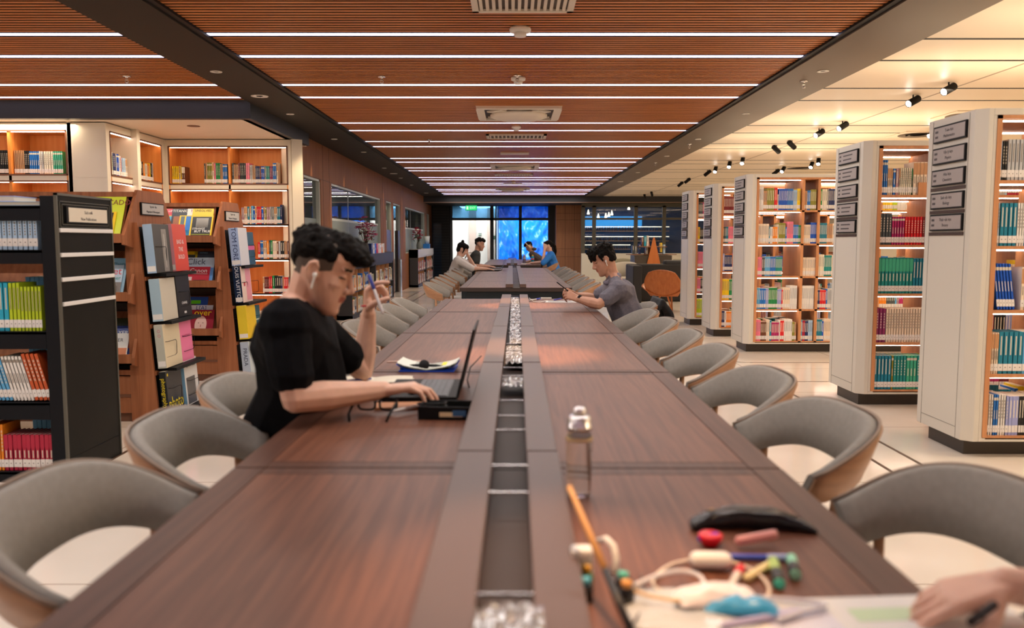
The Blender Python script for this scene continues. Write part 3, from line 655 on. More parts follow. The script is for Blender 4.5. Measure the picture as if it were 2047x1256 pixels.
rack(RA, 'nearer', ('Tạp chí - Báo', 'Magazines & Newspapers')); rack(RB, 'farther', ('Tạp chí - Báo', 'Magazines & Newspapers'))
def magazine(o, x, tier, wd, h, col, label, parts=(), dz=0, back=0, border=None):
    x += .022 if o is RA else 0
    z, y = ((1.265, -.13), (.86, -.075), (.42, -.055))[tier]
    a = math.atan2(.158, .348)
    T = Matrix.Translation(o + Vector((x, y + .0215 + back, z + .0135 + dz))) @ Matrix.Rotation(-a, 4, 'X')
    b = MB(); b.box(0, wd, 0, .006, 0, h, 0); b.box(.001, wd - .001, .0012, .0048, .001, h + .0004, 1)
    m = b.done('magazine', [C(col, .3), M['paper']]); m.matrix_world = T; tag(m, label, 'magazine', 'magazines on the walnut racks')
    for p in parts:
        if p[0] == 'box':
            _, u0, u1, v0, v1, c = p; MB().box(u0 * wd, u1 * wd, -.0008, 0, v0 * h, v1 * h).done('cover_picture', C(c, .3), m)
        else:
            _, s, u, v, size, c = p[:6]; text(s, size, frame((u * wd, -.0012, v * h), *FRONT), C(c, .4), m, 'cover_lettering', .0002, sx=p[6] if len(p) > 6 else 1)
    return m
def disp(o, r, k, wd, h, th, col, spine, label, parts=(), y=None):
    z = DZ[r]; xx = .03 + (1.42 - z) * .074 + .012
    y = (.0 if k == 0 else .315) if y is None else y
    T = Matrix.Translation(o + Vector((xx + .02, y + .005, z + .0005 + math.sin(.075) * 0))) @ Matrix.Rotation(-.075, 4, 'Y')
    b = MB(); b.box(0, th, 0, wd, 0, h, 0); b.box(.003, th - .003, .004, wd + .0005, .003, h + .0008, 1); b.box(0, th, -.0008, 0, 0, h, 2)
    m = b.done('display_book', [C(col, .3), M['pages'], C(spine, .3)]); m.matrix_world = T; tag(m, label, 'book', 'large books on the rack end displays')
    for p in parts:
        if p[0] == 'box':
            _, u0, u1, v0, v1, c = p; MB().box(th, th + .001, u0 * wd, u1 * wd, v0 * h, v1 * h).done('cover_picture', C(c, .3), m)
        elif p[0] == 'sp':     # lettering down the spine
            _, s, v, size, c = p; text(s, size, frame((th / 2, -.0012, v * h), (0, 0, -1), (1, 0, 0)), C(c, .4), m, 'spine_lettering', .0002)
        elif p[0] == 'sl': MB().box(.004, th - .004, -.0018, -.0008, .012, .05).done('spine_label', M['label'], m)
        else:
            _, s, u, v, size, c = p[:6]; text(s, size, frame((th + .0012, u * wd, v * h), *RIGHTF), C(c, .4), m, 'cover_lettering', .0002, sx=p[6] if len(p) > 6 else 1)
    return m
# nearer rack
magazine(RA, -.33, 0, .25, .33, 'c9d83a', 'lime green magazine headed AVOCADO on the top tier of the nearer rack', [('t', 'AVOCADO', .6, .86, .055, '7a2030')], back=.02, dz=.02)
magazine(RA, -.36, 0, .235, .235, 'e8c31c', 'yellow-edged black magazine with hands on its cover, nearer rack top tier', [('box', .04, .92, .02, .97, '17181a'), ('box', .3, .9, .05, .42, '8c6a54'), ('box', .35, .6, .35, .5, 'c8c070'), ('t', "World's Best", .4, .78, .03, 'f0f0f0'), ('t', 'REMEDIES', .42, .60, .042, '3ed02c')], back=0)
magazine(RA, -.34, 1, .24, .29, '86b4cc', 'pale blue gardening magazine behind the red-lettered one, nearer rack', [('t', 'Roses & Plants', .5, .84, .036, '1f5a66')], back=.02, dz=.03)
magazine(RA, -.36, 1, .24, .27, 'b9cede', 'magazine with red Sunset lettering on the middle tier of the nearer rack', [('t', 'Sunset', .55, .82, .075, 'd8203c'), ('t', 'Summer', .68, .63, .04, '1c9c98'), ('box', 0, 1, .0, .52, '6a5c50'), ('box', .2, .9, .25, .42, 'a9977c')], back=0)
magazine(RA, -.34, 2, .25, .30, '1c3a86', 'blue air fryer cookbook behind the white one on the low tier', [('t', 'AIR FRYER', .5, .62, .042, 'f0f0f0'), ('box', 0, 1, .8, 1, '22301c'), ('box', 0, 1, .25, .42, 'b02a24')], back=.03, dz=.03)
magazine(RA, -.35, 2, .25, .22, 'e4e2dc', 'white air fryer cookbook with a food picture on the low tier', [('t', 'AIR FRYER', .52, .76, .036, '1a2036'), ('box', .02, .98, .02, .5, 'c8805c'), ('box', .2, .7, .05, .3, 'b8301f')], back=0)
disp(RA, 0, 0, .28, .345, .065, '3c3a36', '9cb8d4', 'large dark grey photo book with pale blue spine, top display ledge of nearer rack', [('box', .5, .8, .02, .9, '8b8680'), ('box', .6, .68, .1, .8, 'd8d4cc'), ('sl',)])
disp(RA, 0, 1, .25, .35, .075, 'd8442e', 'd898a4', 'large red book with white lettering beside the dark grey one', [('t', 'BAD &', .5, .62, .045, 'f4ece8'), ('t', 'THE', .5, .46, .045, 'f4ece8'), ('t', 'BOLD', .5, .30, .045, 'f4ece8'), ('sp', 'BAD MODERNISM', .5, .03, 'b04858'), ('sl',)])
disp(RA, 1, 0, .26, .30, .075, 'c9c3b2', 'a4c0d2', 'cream cover book with pale blue spine on the second display ledge', [('sl',)])
disp(RA, 1, 1, .25, .33, .06, '15161a', '15161a', 'large black book with small white lettering on the second display ledge', [('t', 'CHANEL', .5, .3, .028, 'e8e8e8'), ('box', .42, .58, .06, .11, 'd8d8d8')])
disp(RA, 2, 0, .29, .31, .06, 'd9cbaa', 'b9bbb0', 'thick cream book beside the pink one, third display ledge', [('sl',), ('sp', 'O O', .8, .03, 'c8607c')])
disp(RA, 2, 1, .22, .31, .05, 'e87aa4', 'b0418c', 'bright pink book on the third display ledge', [('t', 'TRANSPARENT', .5, .6, .024, 'b04470')])
disp(RA, 3, 0, .27, .31, .045, '2a2c2e', '222426', 'black photo book with yellow lettering on the lowest display ledge', [('t', 'photo', .5, .22, .13, 'f2dc1c', .8), ('sp', 'photography', .5, .042, 'e8d020'), ('box', .08, .15, .88, .94, 'e8d020'), ('box', .7, .95, .93, .96, 'e8d020')])
disp(RA, 3, 1, .25, .345, .05, 'dcdad4', '86b8dc', 'white book with black lettering and a dark figure, lowest display ledge', [('t', 'CHANEL', .5, .86, .045, '26282c'), ('box', .1, .75, .02, .6, '5c5a58')])
# farther rack
NG = 'e8c61e'
magazine(RB, -.50, 0, .22, .30, 'd03046', 'red magazine headed LIFE at the back of the farther rack top tier', [('t', 'LIFE', .22, .92, .03, 'f4f0f0')], back=.035, dz=.03)
magazine(RB, -.44, 0, .21, .30, '22262e', 'dark magazine headed TITANIC at the back of the top tier', [('t', 'TITANIC', .35, .92, .036, 'f0ece0')], back=.028, dz=.03)
magazine(RB, -.30, 0, .20, .30, 'e9e2da', 'pale magazine with T-IA lettering behind the yellow ones', [('t', 'T-IA', .3, .92, .034, 'a8243c')], back=.021, dz=.03)
magazine(RB, -.25, 0, .19, .30, NG, 'yellow magazine headed UNSOLVED behind the others on the top tier', [('t', 'UNSOLVED', .5, .93, .03, '3c3410')], back=.014, dz=.03)
magazine(RB, -.50, 0, .19, .265, NG, 'yellow-bordered magazine with light blue cover, leftmost of its row', [('box', .07, .93, .07, .97, '4aa4cc')], back=.020)
magazine(RB, -.435, 0, .19, .265, NG, 'yellow-bordered magazine with brown cover, farther rack', [('box', .07, .93, .07, .97, '9a5a34'), ('t', 'W', .3, .5, .05, 'f0e8e0')], back=.015)
magazine(RB, -.365, 0, .19, .265, NG, 'yellow-bordered magazine with a grey cover, farther rack', [('box', .07, .93, .07, .97, '5c6c74')], back=.010)
magazine(RB, -.315, 0, .19, .265, NG, 'yellow-bordered magazine with blue cover, farther rack', [('box', .07, .93, .05, .97, '2a78cc'), ('box', .1, .4, .2, .45, '38a8d8'), ('box', .1, .4, .04, .12, 'd8484c')], back=.005)
magazine(RB, -.255, 0, .20, .265, NG, 'yellow-bordered magazine headed STRANGE BUT TRUE, front of the top tier', [('box', .07, .93, .05, .95, '2c2c2c'), ('box', .25, .8, .55, .9, 'c9c6c0'), ('box', .1, .9, .28, .30, 'c8d020'), ('box', .2, .85, .08, .12, 'a8a8a8'), ('box', .2, .85, .17, .19, '888888'), ('t', 'STRANGE', .4, .50, .026, 'f2f0ea'), ('t', 'BUT TRUE', .58, .40, .032, 'f8f8f4')], back=0)
magazine(RB, -.45, 1, .20, .33, 'd8c020', 'yellow magazine behind the blue ones on the middle tier', [('box', .1, .9, .1, .9, '2c3430')], back=.03, dz=.02)
magazine(RB, -.28, 1, .21, .33, '2a3444', 'dark magazine behind the red camera guide', [('t', 'HUMAN', .4, .95, .02, '6aa0c8')], back=.03, dz=.02)
magazine(RB, -.47, 1, .20, .285, 'a4c0e0', 'pale blue magazine left of the one headed Click, middle tier', [('t', 'C', .7, .87, .07, '2a3c54'), ('box', 0, 1, 0, .62, '6c9cd4')], back=.012)
magazine(RB, -.36, 1, .28, .29, 'b4c8dc', 'pale blue magazine headed Click on the middle tier', [('t', 'Click', .40, .85, .085, '44506a'), ('box', 0, 1, 0, .66, '5c92d0')], back=.006)
magazine(RB, -.315, 1, .205, .20, 'b41c30', 'red camera guide with a white title, front of the middle tier', [('t', 'Canon', .5, .80, .06, 'f6f2f0'), ('box', .1, .9, .64, .66, 'e8e0e0'), ('box', .3, .85, 0, .35, '16161a'), ('box', .08, .24, .28, .5, 'd8c0c0')], back=0)
magazine(RB, -.40, 2, .22, .35, '2450a8', 'blue magazine at the back of the lowest tier', [('box', .3, .7, .8, .9, '5cc020')], back=.035, dz=.02)
magazine(RB, -.46, 2, .18, .30, '4a2c34', 'dark striped magazine, leftmost on the lowest tier', [('box', .1, .9, .3, .5, 'a8404c')], back=.025)
magazine(RB, -.36, 2, .24, .29, 'ccd4e4', 'white magazine with blue bracketed lettering behind the portrait one', [('t', 'L[A]', .55, .9, .055, '2c3c8c')], back=.012)
m_ = magazine(RB, -.31, 2, .215, .245, '8c1c30', 'dark red magazine headed over with a man\'s face, lowest tier', [('t', 'over', .5, .88, .085, 'f2dc1c')], back=0)
b = MB(); pf = [(.10 + .055 * math.sin(a * math.pi / 10), .10 + .085 * -math.cos(a * math.pi / 10)) for a in range(20)]
b.prism(pf, -.0014, -.0004, 'y', 0); b.box(.075, .085, -.002, -.0014, .115, .12, 1); b.box(.115, .125, -.002, -.0014, .115, .12, 1); b.box(.09, .11, -.002, -.0014, .058, .064, 2); b.box(.098, .104, -.002, -.0014, .078, .10, 2)
b.done('cover_portrait', [C('d8b4a8'), C('3c2420'), C('b05858')], m_)
disp(RB, 0, 0, .25, .345, .085, 'c9cad0', '9fb4d8', 'thick white and blue book with big lettering down its spine, farther rack display', [('sp', 'TOM FORD', .55, .062, '1c2c5c'), ('sl',)], y=.02)
disp(RB, 0, 1, .22, .31, .06, '14475c', '1c6c84', 'dark teal book with a pink band beside the white and blue one', [('box', 0, 1, .45, .58, 'c85888')])
disp(RB, 1, 0, .28, .33, .07, 'dcc4b8', '1a2c48', 'book with navy spine and a pale pink flower cover, farther rack display', [('sp', 'LOUIS VUITTON', .55, .048, 'e8ecf4'), ('box', .45, .95, .05, .95, 'd8909c'), ('box', .22, .36, .45, .56, 'b02c2c'), ('sl',)], y=.02)
disp(RB, 2, 0, .27, .31, .085, 'dcb81c', 'e8cf3c', 'yellow book on the third display ledge of the farther rack', [('sl',)], y=.02)
disp(RB, 2, 1, .22, .28, .05, '2c5c68', '3c7c84', 'teal patterned book behind the yellow one', [('box', .1, .9, .5, .55, 'b8c4b4'), ('box', .1, .9, .3, .35, 'b8c4b4')])
disp(RB, 3, 0, .27, .31, .075, 'b8c4c8', 'b0c0d4', 'pale grey-blue book with dark lettering on the lowest ledge, farther rack', [('sp', 'PRADA', .55, .052, '2a3450')], y=.02)

# ---------------------------------------------------------------- low grey shelves along the corridor wall
def lowshelf(y0, y1, label, light=False):
    n = 2; X0, X1 = WX + .005, -2.60
    t = thing('low_shelf', label, 'shelf', (X0, y0, 0)); L_ = y1 - y0; D = X1 - X0
    b = MB(); b.box(0, D, 0, .03, 0, 1.05); b.box(0, D, L_ - .03, L_, 0, 1.05); b.box(0, D, L_ / 2 - .02, L_ / 2 + .02, 0, .84); b.box(0, D, 0, L_, 0, .07)
    b.box(0, .02, 0, L_, .07, 1.05); b.done('case_shell', M['grey_steel'], t)
    b = MB(); b.box(0, D, 0, L_, .86, 1.05); b.box(0, D - .015, 0, L_, .82, .86); b.done('top_box', mat('low_pale', (.50, .46, .46), .35) if light else M['grey_steel'], t)
    for z in (.08, .45): MB().box(.02, D, .03, L_ - .03, z - .012, z).done('shelf', M['grey_steel'], t)
    for q in range(1, 8):
        if q != 4: MB().box(.02, D - .02, L_ * q / 8 - .008, L_ * q / 8 + .008, .08, .82).done('divider', M['wood'], t)
    for z in (.08, .45):
        for q in range(8):
            r = fill(None, L_ / 8 - .08, int(y0 * 10) + q + int(z * 100), names=['cream', 'ivory', 'slate', 'blue', 'yellow', 'grey', 'navy', 'maroon', 'white', 'orange', 'olive'] if not light else ['white', 'cream', 'pink', 'silver', 'slate', 'crimson', 'mauve'], h=(.2, .28))
            row(Matrix.Translation((X1 - .03, y0 + L_ * q / 8 + .035, z)) @ Matrix.Rotation(R(90), 4, 'Z'), r, '', '', False)
    return t
lowshelf(13.4, 18.15, 'long low dark grey bookshelf against the corridor wall, nearer one')
lowshelf(22.9, 27.4, 'low bookshelf with pale front at the far end of the corridor wall', True)
G3 = 'books standing on the nearer low shelf'
xx = 0
for i, (c, nm) in enumerate((('navy', 'navy'), ('white', 'white'), ('royal', 'blue'), ('red', 'red'), ('cream', 'cream'), ('white', 'thick white'), ('orange', 'orange'), ('ivory', 'ivory'))):
    T = Matrix.Translation((-2.63, 15.5 + i * .20, 1.0505)) @ Matrix.Rotation(R(90), 4, 'Z')
    a, l = book_mesh(c, .15, .19, .14, i % 4); o = bpy.data.objects.new('book', a); COL.objects.link(o); o.matrix_world = T
    tag(o, '%s book standing on the low corridor shelf, %s from the near side' % (nm, ORD[i]), 'book', G3)
def flowers(loc, col, leafcol, label, pot, seed, hgt=.55):
    t = thing('flower_vase', label, 'flowers', loc); r = random.Random(seed)
    MB().lathe([(.05, 0), (.07, .02), (.075, .12), (.055, .20), (.06, .22), (.05, .22), (.045, .2)]).done('vase', pot, t, smooth=True)
    bs = MB(); bl = MB(); lf = MB()
    for k in range(16):
        a = r.uniform(0, 6.28); rr = r.uniform(.05, .34); h = r.uniform(.28, hgt)
        p1 = Vector((rr * math.cos(a) * .5, rr * math.sin(a) * 1.4, h))
        bs.tube([(0, 0, .15), p1 * .5 + Vector((0, 0, .1)), p1], .004, 5)
        for q in range(5):
            c = p1 + Vector((r.uniform(-.05, .05), r.uniform(-.07, .07), r.uniform(-.05, .05)))
            for s in range(5):
                an = s * 1.256 + r.random(); u = Vector((math.cos(an), math.sin(an), .5)) * .045
                v = u.cross(Vector((0, 0, 1)))* 1.0 if False else u.cross(Vector((0, 0, 1))).normalized() * .022
                bl.quad([c, c + u * .6 + v, c + u, c + u * .6 - v])
        c = p1 * .7
        for s in range(3):
            u = Vector((r.uniform(-1, 1), r.uniform(-1, 1), r.uniform(0, 1))).normalized() * .09; v = u.cross(Vector((0, 0, 1))).normalized() * .02
            lf.quad([c, c + u * .5 + v, c + u, c + u * .5 - v])
    bs.done('stems', C('4a3424'), t); bl.done('blossoms', col, t); lf.done('leaves', leafcol, t)
flowers((-2.70, 15.2, 1.05), C('c85a86'), C('5c4438'), 'spray of pink magnolia flowers in a dark vase on the nearer low shelf', C('3c3c3e'), 3, .62)
flowers((-2.72, 24.2, 1.05), C('c01848'), C('2c5030'), 'crimson flowers in a pale vase on the farther low shelf', C('8a9088'), 5, .62)
b = MB(); b.lathe([(.07, 0), (.09, .24), (.085, .24), (.068, .01)], (0, 0, 0)); o = b.done('white_bucket', C('c8d4dc'), loc=(-2.70, 26.3, 1.20)); tag(o, 'white tub with a blue print on the farther low shelf', 'tub')
b = MB(); b.box(-.10, .10, -.14, .14, 0, .149); o = b.done('blue_box', C('1c6cc0'), loc=(-2.71, 26.3, 1.0505), bevel=.006); tag(o, 'small blue box under the white tub on the farther low shelf', 'box')

sto = STUFF.done('books', SM); tag(sto, 'rows of many coloured books on the farther white bookcases and low shelves', 'books', kind='stuff')

# ================================================================ tables
TZ = .75; TW = .652; BX = .119
def table_module(y0, ln, label, front=False, near_end=False):
    """two-sided table module with raised cable trough; origin at its near end on the floor"""
    t = thing('library_table', label, 'table', (0, y0, 0), 0, 'long walnut library tables'); g = .004
    b = MB(); b.box(-TW, TW, g, ln - g, TZ - .045, TZ - .004, 1)
    for s in (-1, 1):
        xa, xb = sorted((s * (BX + .0), s * (TW - .075)))
        b.box(xa, xb, .055, ln - .055, TZ - .004, TZ, 0)                     # inlaid panel
        xe, xf = sorted((s * (TW - .072), s * TW)); b.box(xe, xf, g, ln - g, TZ - .004, TZ, 2)
        for a, c in ((g, .052), (ln - .052, ln - g)): b.box(xa, xb, a, c, TZ - .004, TZ, 2)
    b.done('tabletop', [M['walnut'], M['groove'], M['walnut_edge']], t)
    z1 = TZ + .042
    for xa, xb in ((-.118, -.034), (.046, .120)): MB().box(xa, xb, g, ln - g, TZ + .001, z1).done('trough_cover', mat('trough_laminate', (.095, .055, .043), .42), t, bevel=.002)
    MB().box(-.034, .046, .02, ln - .02, TZ - .06, TZ - .055).done('trough_floor', M['dark'], t)
    for k in range(3):
        y = (.30, .86, 1.25)[k]; b = MB()
        b.box(-.030, .042, y - .10, y + .10, TZ - .05, TZ - .012, 0)
        for q in range(4): b.box(-.024 + q * .016, -.014 + q * .016, y - .06, y - .03, TZ - .012, TZ - .0105, 1)
        b.done('socket_strip', [mat('socket_black', (.010, .010, .011), .3), M['steel']], t)
    for y in (.24, .42, .65, 1.13, 1.33): MB().box(-.036, .048, y - .0035, y + .0035, TZ + .034, TZ + .038).done('metal_bar', M['chrome'], t)
    for x in (-TW + .05, TW - .05):
        for y in (.05, ln - .05): MB().box(x - .03, x + .03, y - .03, y + .03, 0, TZ - .046).done('leg', M['steel'], t)
    b = MB(); 
    for y in (.05, ln - .05): b.box(-TW + .08, TW - .08, y - .02, y + .02, TZ - .13, TZ - .046)
    for x in (-TW + .05, TW - .05): b.box(x - .02, x + .02, .08, ln - .08, TZ - .11, TZ - .046)
    b.done('apron', M['steel'], t); return t
pl = ['first', 'second', 'third', 'fourth', 'fifth', 'sixth']
T0 = table_module(.49, 1.44, 'walnut table section at the near end of the long row, with scattered stationery')
T0.location.x = -.020; T0.rotation_euler.z = R(-.37)
for k, lb in enumerate(['walnut table section under the man in the black shirt, just beyond the near one', 'walnut table section beyond the black laptop, third from the near end',
                        'walnut table section fourth from the near end, empty on both sides', 'walnut table section at the far end of the first row, under the grey-shirted man']):
    copy_tree(T0, lb, (-.018 + .0065 * (.93 + 1.45 * k), 1.93 + 1.45 * k, 0), R(-.37))
for k in range(5):
    copy_tree(T0, 'walnut table section in the middle row, %s from its near end' % pl[k], (.045, 9.55 + 1.42 * k, 0), 0)
for k in range(4):
    copy_tree(T0, 'walnut table section in the farthest row, %s from its near end' % pl[k], (.0, 18.6 + 1.42 * k, 0), 0)
# crumpled clear film lying in the trough
def film(y0, y1, label, seed, zt=TZ + .03, w0=-.045, w1=.053):
    b = MB(); n = int((y1 - y0) / .012); V = []
    for j in range(n + 1):
        V.append([b.bm.verts.new((w0 + (w1 - w0) * i / 12, y0 + (y1 - y0) * j / n, zt + .011 * noise.noise(Vector((i * .5, j * .42, seed))) + .008 * abs(noise.noise(Vector((i * .25 + j * .3, j * .2, seed + 4))))) ) for i in range(13)])
    for j in range(n):
        for i in range(12): b.bm.faces.new((V[j][i], V[j][i + 1], V[j + 1][i + 1], V[j + 1][i]))
    o = b.done('plastic_film', mat('clear_film', (.34, .34, .35), .2, .7)); return tag(o, label, 'plastic film')
film(4.05, 7.4, 'crumpled silvery plastic film lying along the far half of the table trough', 2, w0=-.012, w1=.060)
film(3.42, 3.98, 'crumpled silvery film in the trough just beyond the laptop', 9, w0=-.028, w1=.046)
film(2.86, 3.06, 'short bright crumpled piece of film in the trough beside the laptop', 5, w0=-.034, w1=.04)
film(.92, 1.085, 'grey crumpled plastic bag in the trough at the bottom edge', 8, TZ + .045, -.050, .042)

# ================================================================ chairs
def chair(seed=0):
    t = thing('barrel_chair', '', 'chair', group='barrel chairs round the long tables')
    def outline(off, z, a):   # a in -1..1 from one arm tip round the back to the other; chair faces +Y, tips at y = 0
        th = a * R(90); sn, cs = math.sin(th), math.cos(th)
        return (.268 + off) * math.copysign(abs(sn) ** .78, sn), -(.222 + off) * max(cs, 0) ** .78 + .0
    n = 40
    def rim(a): k = abs(a) ** 2.6; return .795 - .12 * k
    def low(a): k = abs(a) ** 2.6; return .648 - .06 * k
    def band(o0, o1, dz, dt, m, name, tilt=.045):
        b = MB(); rings = []
        for i in range(n + 1):
            a = -1 + 2 * i / n; top = rim(a) + dt; bot = low(a) + dz
            if abs(a) > .94: bot += (abs(a) - .94) * .5
            ring = []
            for off, z in ((o0, bot), (o0 + tilt * .55, (bot + top) / 2), (o0 + tilt, top - .004), ((o0 + o1) / 2 + tilt, top + .004), (o1 + tilt, top - .004), (o1 + tilt * .55, (bot + top) / 2), (o1, bot), ((o0 + o1) / 2, bot - .003)):
                x, y = outline(off, z, a); ring.append((x, y, z))
            rings.append(ring)
        return b.ring_tube(rings).done(name, m, t)
    band(-.034, .0, 0, 0, M['fabric'], 'back_pad')
    band(.002, .012, -.006, -.006, M['shell'], 'back_shell')
    b = MB(); pr = []
    for i in range(n + 1):
        a = -1 + 2 * i / n; x, y = outline(.050, 0, a); pr.append((x, y, rim(a)))
    b.tube(pr, .005, 6).done('piping', M['piping'], t)
    b = MB(); prof = []
    def ring(s, z):
        return [(s * .225 * math.copysign(abs(math.cos(q)) ** .75, math.cos(q)), .02 + s * .225 * math.copysign(abs(math.sin(q)) ** .75, math.sin(q)), z) for q in [2 * math.pi * i / 28 for i in range(28)]]
    b.ring_tube([ring(.86, .405), ring(.98, .418), ring(1, .445), ring(.96, .472), ring(.8, .482), ring(.3, .486)]).done('seat', M['seat'], t)
    MB().ring_tube([ring(.80, .385), ring(.86, .388), ring(.86, .404), ring(.7, .404)]).done('seat_frame', M['shell'], t)
    for sx in (-1, 1):
        MB().tube([(sx * .17, .18, .39), (sx * .205, .22, 0)], [.017, .011], 10).done('leg', M['shell'], t)
        MB().tube([(sx * .16, -.10, .40), (sx * .21, -.20, 0)], [.017, .011], 10).done('leg', M['shell'], t)
        MB().tube([(sx * .20, -.06, .395), (sx * .25, -.08, .47), (sx * .264, -.09, .645)], [.014, .014, .012], 8).done('back_support', M['shell'], t)
    return t
CH = chair()
LY = [1.66, 2.30, 2.94, 3.70, 4.38, 5.05, 5.72, 6.40, 7.08]
RY = [1.60, 2.42, 3.10, 3.85, 4.53, 5.22, 5.90, 6.62]
LL = ['nearest grey barrel chair on the left, cut by the bottom corner', 'second grey barrel chair on the left, between the corner one and the man in black',
      'barrel chair in which the man in the black shirt sits', 'barrel chair just beyond the man in black, mostly hidden behind him'] + \
     ['beige barrel chair left of the table, %s beyond the man in black' % s for s in ('second', 'third', 'fourth', 'fifth', 'sixth')]
RL = ['nearest grey barrel chair on the right, beside the reaching hand', 'second grey barrel chair on the right side', 'third grey barrel chair on the right side',
      'fourth barrel chair on the right side', 'fifth barrel chair on the right side', 'barrel chair second before the grey-shirted man', 'barrel chair just before the grey-shirted man',
      'wood-backed barrel chair in which the grey-shirted man sits, black jacket on it']
first = True
XCH = .765
for y, lb in zip(LY, LL):
    if first: c = CH; c['label'] = lb; c.location = (-XCH, y, 0); c.rotation_euler = (0, 0, R(-90)); first = False
    else: c = copy_tree(CH, lb, (-XCH - (.05 if 'in which' in lb else 0), y, 0), R(-90 + rnd.uniform(-3, 3)))
for i, (y, lb) in enumerate(zip(RY, RL)):
    copy_tree(CH, lb, (XCH + (.13 if 'in which' in lb else 0) + (.04 if i == 0 else 0), y, 0), R(90 + (8 if i == 0 else rnd.uniform(-4, 4))))
for r_, (y0, n) in enumerate(((9.85, 9), (18.9, 7))):
    for s, sd in ((-1, 'left'), (1, 'right')):
        for k in range(n):
            if r_ and s < 0 and k > 3: continue
            lb = 'barrel chair on the %s of the %s table row, %s from its near end' % (sd, ('middle', 'farthest')[r_], ORD[k])
            copy_tree(CH, lb, (s * (XCH + rnd.uniform(0, .03)), y0 + .74 * k, 0), R(s * 90 + rnd.uniform(-6, 6)))

# ================================================================ ceiling fixtures
def fix_at(px, py, z=SLAT): p = on(px, py, z); return p
def cassette(loc, label):
    t = thing('air_conditioner', label, 'air conditioner', loc, 0, 'ceiling cassettes'); s = .475
    b = MB(); 
    b.prism([(-s, 0), (s, 0), (s - .01, -.03), (-s + .01, -.03)], -s, -s + .09, 'y'); b.prism([(-s, 0), (s, 0), (s - .01, -.03), (-s + .01, -.03)], s - .09, s, 'y')
    b.box(-s, -s + .09, -s + .09, s - .09, -.03, 0); b.box(s - .09, s, -s + .09, s - .09, -.03, 0); b.done('outer_frame', M['offwhite'], t)
    MB().lathe([(.12, -.012), (.30, -.012), (.33, -.03), (.32, -.055), (.26, -.075), (.0, -.085)], n=32).done('round_grille', M['offwhite'], t)
    b = MB(); b.box(-s + .09, s - .09, -s + .09, s - .09, -.008, 0); b.done('air_slot', C('3a332c'), t)
    for q in range(4):
        T = Matrix.Rotation(R(90 * q + 45), 4, 'Z'); MB().box(.30, .40, -.11, .11, -.03, -.015, T=T).done('vane', M['offwhite'], t)
    return t
def grille(loc, wx, wy, label, n=14):
    t = thing('ceiling_vent', label, 'vent', loc, 0, 'white ceiling vents')
    b = MB(); b.box(-wx, wx, -wy, -wy + .04, -.02, 0); b.box(-wx, wx, wy - .04, wy, -.02, 0); b.box(-wx, -wx + .04, -wy, wy, -.02, 0); b.box(wx - .04, wx, -wy, wy, -.02, 0)
    b.done('outer_frame', M['offwhite'], t)
    b = MB()
    for k in range(n):
        x = -wx + .06 + (2 * wx - .12) * k / (n - 1); b.box(x - .012, x + .008, -wy + .04, wy - .04, -.016, -.004)
    b.done('slats', M['offwhite'], t); MB().box(-wx + .03, wx - .03, -wy + .03, wy - .03, -.003, 0).done('backing', C('4a3c30'), t); return t
p = fix_at(1045, 20); grille((p.x, p.y - .32, SLAT), .32, .32, 'nearest white square ceiling vent at the top edge of the wooden ceiling')
for px, py, lb in ((1037, 225, 'nearest white air conditioning cassette in the wooden ceiling'), (1029, 332, 'middle white air conditioning cassette in the wooden ceiling'), (1025, 377.5, 'farthest white air conditioning cassette in the wooden ceiling')):
    cassette((fix_at(px, py).x, fix_at(px, py).y, SLAT), lb)
for px, py, w_, lb in ((1032, 272, .42, 'white slatted ceiling vent beyond the nearest cassette'), (1027, 349, .42, 'white slatted ceiling vent beyond the middle cassette')):
    p = fix_at(px, py); grille((p.x, p.y, SLAT), w_, .22, lb)
for px, py, lb in ((1029, 306, 'plain pale ceiling plate between the first two cassettes'), (1025, 367, 'plain pale ceiling plate before the farthest cassette')):
    p = fix_at(px, py); tag(MB().box(-.24, .24, -.12, .12, -.02, 0).done('ceiling_plate', M['offwhite'], loc=(p.x, p.y, SLAT), bevel=.004), lb, 'ceiling plate')
def detector(px, py, label, s=1):
    p = fix_at(px, py); t = thing('smoke_detector', label, 'smoke detector', (p.x, p.y, SLAT), 0, 'ceiling smoke detectors')
    MB().lathe([(.055 * s, 0), (.06 * s, -.012), (.058 * s, -.03), (.04 * s, -.036)], n=24).done('base', M['white'], t, smooth=True)
    MB().lathe([(.035 * s, -.034), (.036 * s, -.055), (.03 * s, -.062), (0, -.064)], n=20).done('sensor', M['white'], t, smooth=True); return t
detector(1040, 55, 'nearest round white smoke detector on the first light line', 1.25); detector(1036, 154, 'second smoke detector from the near end of the ceiling', 1.1)
detector(1032, 252, 'small white smoke detector just beyond the nearest cassette'); detector(1026, 363, 'smoke detector beyond the middle cassette')
def sprinkler(px, py, label, z=SLAT):
    p = fix_at(px, py, z); t = thing('sprinkler', label, 'sprinkler', (p.x, p.y, z), 0, 'ceiling sprinklers')
    MB().lathe([(.035, 0), (.035, -.006), (.012, -.008), (.010, -.03), (.016, -.034)], n=16).done('body', M['chrome'], t); b = MB()
    b.tube([(-.012, 0, -.03), (-.014, 0, -.05), (0, 0, -.06)], .003, 5); b.tube([(.012, 0, -.03), (.014, 0, -.05), (0, 0, -.06)], .003, 5); b.lathe([(.0, -.06), (.018, -.062), (0, -.064)], n=12); b.done('deflector', M['chrome'], t)
sprinkler(1034, 151, 'chrome sprinkler beside the second smoke detector')
for px, py, lb in ((253, 152, 'sprinkler in the wooden ceiling above the black shelf'), (763, 153, 'faint sprinkler in the wooden ceiling, left of its middle'), (858, 279, 'small sprinkler in the ceiling above the corridor side')): sprinkler(px, py, lb)
